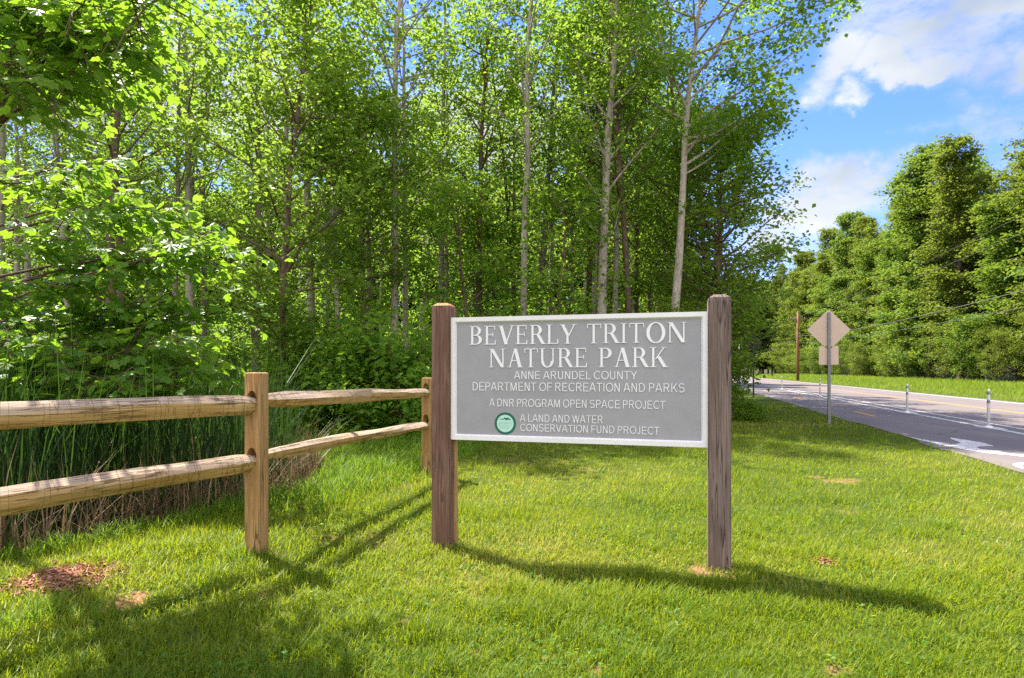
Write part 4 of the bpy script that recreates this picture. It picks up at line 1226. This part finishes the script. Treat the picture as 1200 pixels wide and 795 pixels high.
me_ = leaves_mesh('lawn_clover', np.stack([x, y, gz(x, y)+.012+.035*g.random(n)], 1), np.stack([np.cos(ang), np.sin(ang), g.normal(size=n)*.2], 1),
                  np.stack([g.normal(size=n)*.4, g.normal(size=n)*.4, np.ones(n)], 1), L_, L_*.9, KITE, np.clip(.35+g.normal(size=n)*.2, 0, 1))
tag(obj('lawn_clover', me_, LEAF_DEEP), 'small round clover leaves spread in patches through the lawn', 'clover', None, 'stuff')
# tufts of taller grass
def tufts(cx_, cy_, per, hh, sp_):
    n_ = len(cx_)*per
    X_ = np.repeat(cx_, per)+g.normal(size=n_)*sp_; Y_ = np.repeat(cy_, per)+g.normal(size=n_)*sp_
    H_ = np.repeat(hh, per)*(.5+.7*g.random(n_))
    return X_, Y_, H_
# lush grass behind the fence and along the ditch edge
n = 26000
x = g.uniform(-3.6, 0.2, n); y = g.uniform(5.2, 13.5, n)
keep = (wet(x, y) < .6) & (x < np.interp(y, [5.2, 7.4, 9, 13.5], [-1.75, -1.0, -.6, .2])) & (y < forest_edge_y(x)+.5) & (g.random(n) < .35+.8*vnoise(x, y, 1.5))
x, y = x[keep], y[keep]; n = len(x)
h = (.07+.17*g.random(n))*(.5+.9*vnoise(x, y, 1.1, 8))
pl1 = blades(np.stack([x, y, gz(x, y)], 1), h, .007+.006*g.random(n), g.random(n)*6.283, .3+.7*g.random(n), np.clip(.5+g.normal(size=n)*.2, 0, 1), 3)
# ragged edge of the lawn along the reeds
n = 5200
y = g.uniform(2.6, 7.2, n)
ex = np.interp(y, [2.2, 3.2, 4.1, 5.4, 6.6, 7.4], [-6.6, -4.7, -3.55, -2.6, -1.95, -2.3])
x = ex+g.normal(size=n)*.10+.12
h = (.05+.16*g.random(n)**2)
pl2 = blades(np.stack([x, y, gz(x, y)-.01], 1), h, .006+.005*g.random(n), g.random(n)*6.283, .4+.8*g.random(n), np.clip(.62+g.normal(size=n)*.2, 0, 1), 3)
# scattered taller tufts in the lawn, round the posts
spots = [gp(910, 625), gp(1105, 622), (FA.x-.05, FA.y-.10), (FA.x+.09, FA.y-.06), (-.42, 4.38), gp(50, 720), gp(20, 735), gp(110, 725), gp(690, 700), gp(1000, 640), gp(620, 690), gp(800, 715)]
cx_ = np.array([s[0] for s in spots]); cy_ = np.array([s[1] for s in spots])
X_, Y_, H_ = tufts(cx_, cy_, 70, np.array([.09, .13, .13, .11, .09, .16, .16, .14, .10, .08, .10, .10]), .07)
pl3 = blades(np.stack([X_, Y_, gz(X_, Y_)], 1), H_, .004+.004*g.random(len(X_)), g.random(len(X_))*6.283, .4+.8*g.random(len(X_)), np.clip(.5+g.normal(size=len(X_))*.2, 0, 1), 3)
stuff('tall_grass', [pl1, pl2, pl3], GRASS_T, 'taller lush grass along the ditch and behind the fence', 'grass')
# far verge
n = 60000
D = np.exp(g.uniform(math.log(14), math.log(160), n)); s_ = ROAD_W+.15+13.5*g.random(n)**1.0
x = edge_x(D)+s_*CS; y = D-s_*SL*CS
h = (.10+.22*g.random(n))*(.35+sstep(ROAD_W+.3, ROAD_W+5, s_)*1.2)*(.6+.8*vnoise(x, y, .5))
pv = blades(np.stack([x, y, gz(x, y)], 1), h, (.010+.006*g.random(n))*(.5+D/26), g.random(n)*6.283, .2+.7*g.random(n), np.clip(.5+.5*(vnoise(x, y, .3)-.5)+g.normal(size=n)*.15, 0, 1), 1)
stuff('verge_grass', [pv], GRASS_V, 'rough sunlit grass on the far verge of the road', 'grass')
# reeds
n = 11000
y = g.uniform(2.6, 10.5, n); x = g.uniform(-8.5, -1.6, n)
wt = wet(x, y)
keep = (wt > .6) & (g.random(n) < .75)
keep &= ~((x > -2.75) & (y > 5.5))
x, y = x[keep], y[keep]; n = len(x)
fr_ = sstep(.3, 1.0, wet(x, y))
h = (1.45+1.1*g.random(n))*(.72+.35*vnoise(x, y, .7))*(.75+.25*fr_)
pr = blades(np.stack([x, y, gz(x, y)-.02], 1), h, .011+.010*g.random(n), g.random(n)*6.283, np.abs(g.normal(size=n))*.28+.03, np.clip(.42+g.normal(size=n)*.22, 0, 1), 3, .8)
stuff('reeds', [pr], REED, 'dense stand of green cattail reeds behind the left run of the fence', 'reeds')
n = 3000
y = g.uniform(2.6, 8.2, n)
ex = np.interp(y, [2.2, 3.2, 4.1, 5.4, 6.6, 7.4, 8.2], [-6.6, -4.7, -3.55, -2.6, -1.95, -2.3, -2.6])
x = ex-.06-np.abs(g.normal(size=n))*.55
keep = ~((x > -2.5) & (y > 5.7)) & (wet(x, y) > .1)
x, y = x[keep], y[keep]; n = len(x)
h = .30+.70*g.random(n)**1.2
pd = blades(np.stack([x, y, gz(x, y)-.02], 1), h, .006+.007*g.random(n), g.random(n)*6.283, np.abs(g.normal(size=n))*.7+.05, g.random(n), 3, .6)
stuff('dry_reeds', [pd], DRY, 'dead brown reed stalks along the front of the reed stand', 'dead reeds')
# pool in the ditch with floating leaves
bm = bmesh.new()
pp = []
for k in range(40):
    a = 2*math.pi*k/40; pp.append(bm.verts.new((-3.6+2.4*math.cos(a), 7.0+3.2*math.sin(a), -.30)))
bm.faces.new(pp)
tag(obj('water', bm_mesh(bm, 'water'), WATER), kind='structure')
def flakes(n_, x_, y_, z_, size, name, material, label, cat):
    ang = g.random(n_)*6.283
    D_ = np.stack([np.cos(ang), np.sin(ang), g.normal(size=n_)*.25], 1)
    N_ = np.stack([g.normal(size=n_)*.4, g.normal(size=n_)*.4, np.ones(n_)], 1)
    L_ = size*(.5+g.random(n_))
    me_ = leaves_mesh(name, np.stack([x_, y_, z_], 1), D_, N_, L_, L_*(.25+.4*g.random(n_)), KITE, g.random(n_))
    return tag(obj(name, me_, material), label, cat, None, 'stuff')
n = 1500
x = -2.75+g.normal(size=n)*.45; y = 6.55+g.normal(size=n)*.5
flakes(n, x, y, np.maximum(gz(x, y), -.30)+.012, .06, 'leaf_litter', LITTER, 'orange brown dead leaves lying at the edge of the ditch pool', 'dead leaves')
n = 3000
cx0, cy0 = gp(75, 682)
x = cx0+g.normal(size=n)*.13; y = cy0+g.normal(size=n)*.11
flakes(n, x, y, gz(x, y)+.008+.03*g.random(n), .030, 'mulch', MULCH, 'reddish brown mulch chips in a bare patch by the fence', 'mulch')
n = 260
cx0, cy0 = gp(966, 662)
x = cx0+g.normal(size=n)*.03; y = cy0+g.normal(size=n)*.03
flakes(n, x, y, gz(x, y)+.02*np.exp(-((x-cx0)**2+(y-cy0)**2)/.002)+.01, .022, 'clod', MULCH, 'small brown clod of dead leaves on the lawn right of the sign', 'dead leaves')
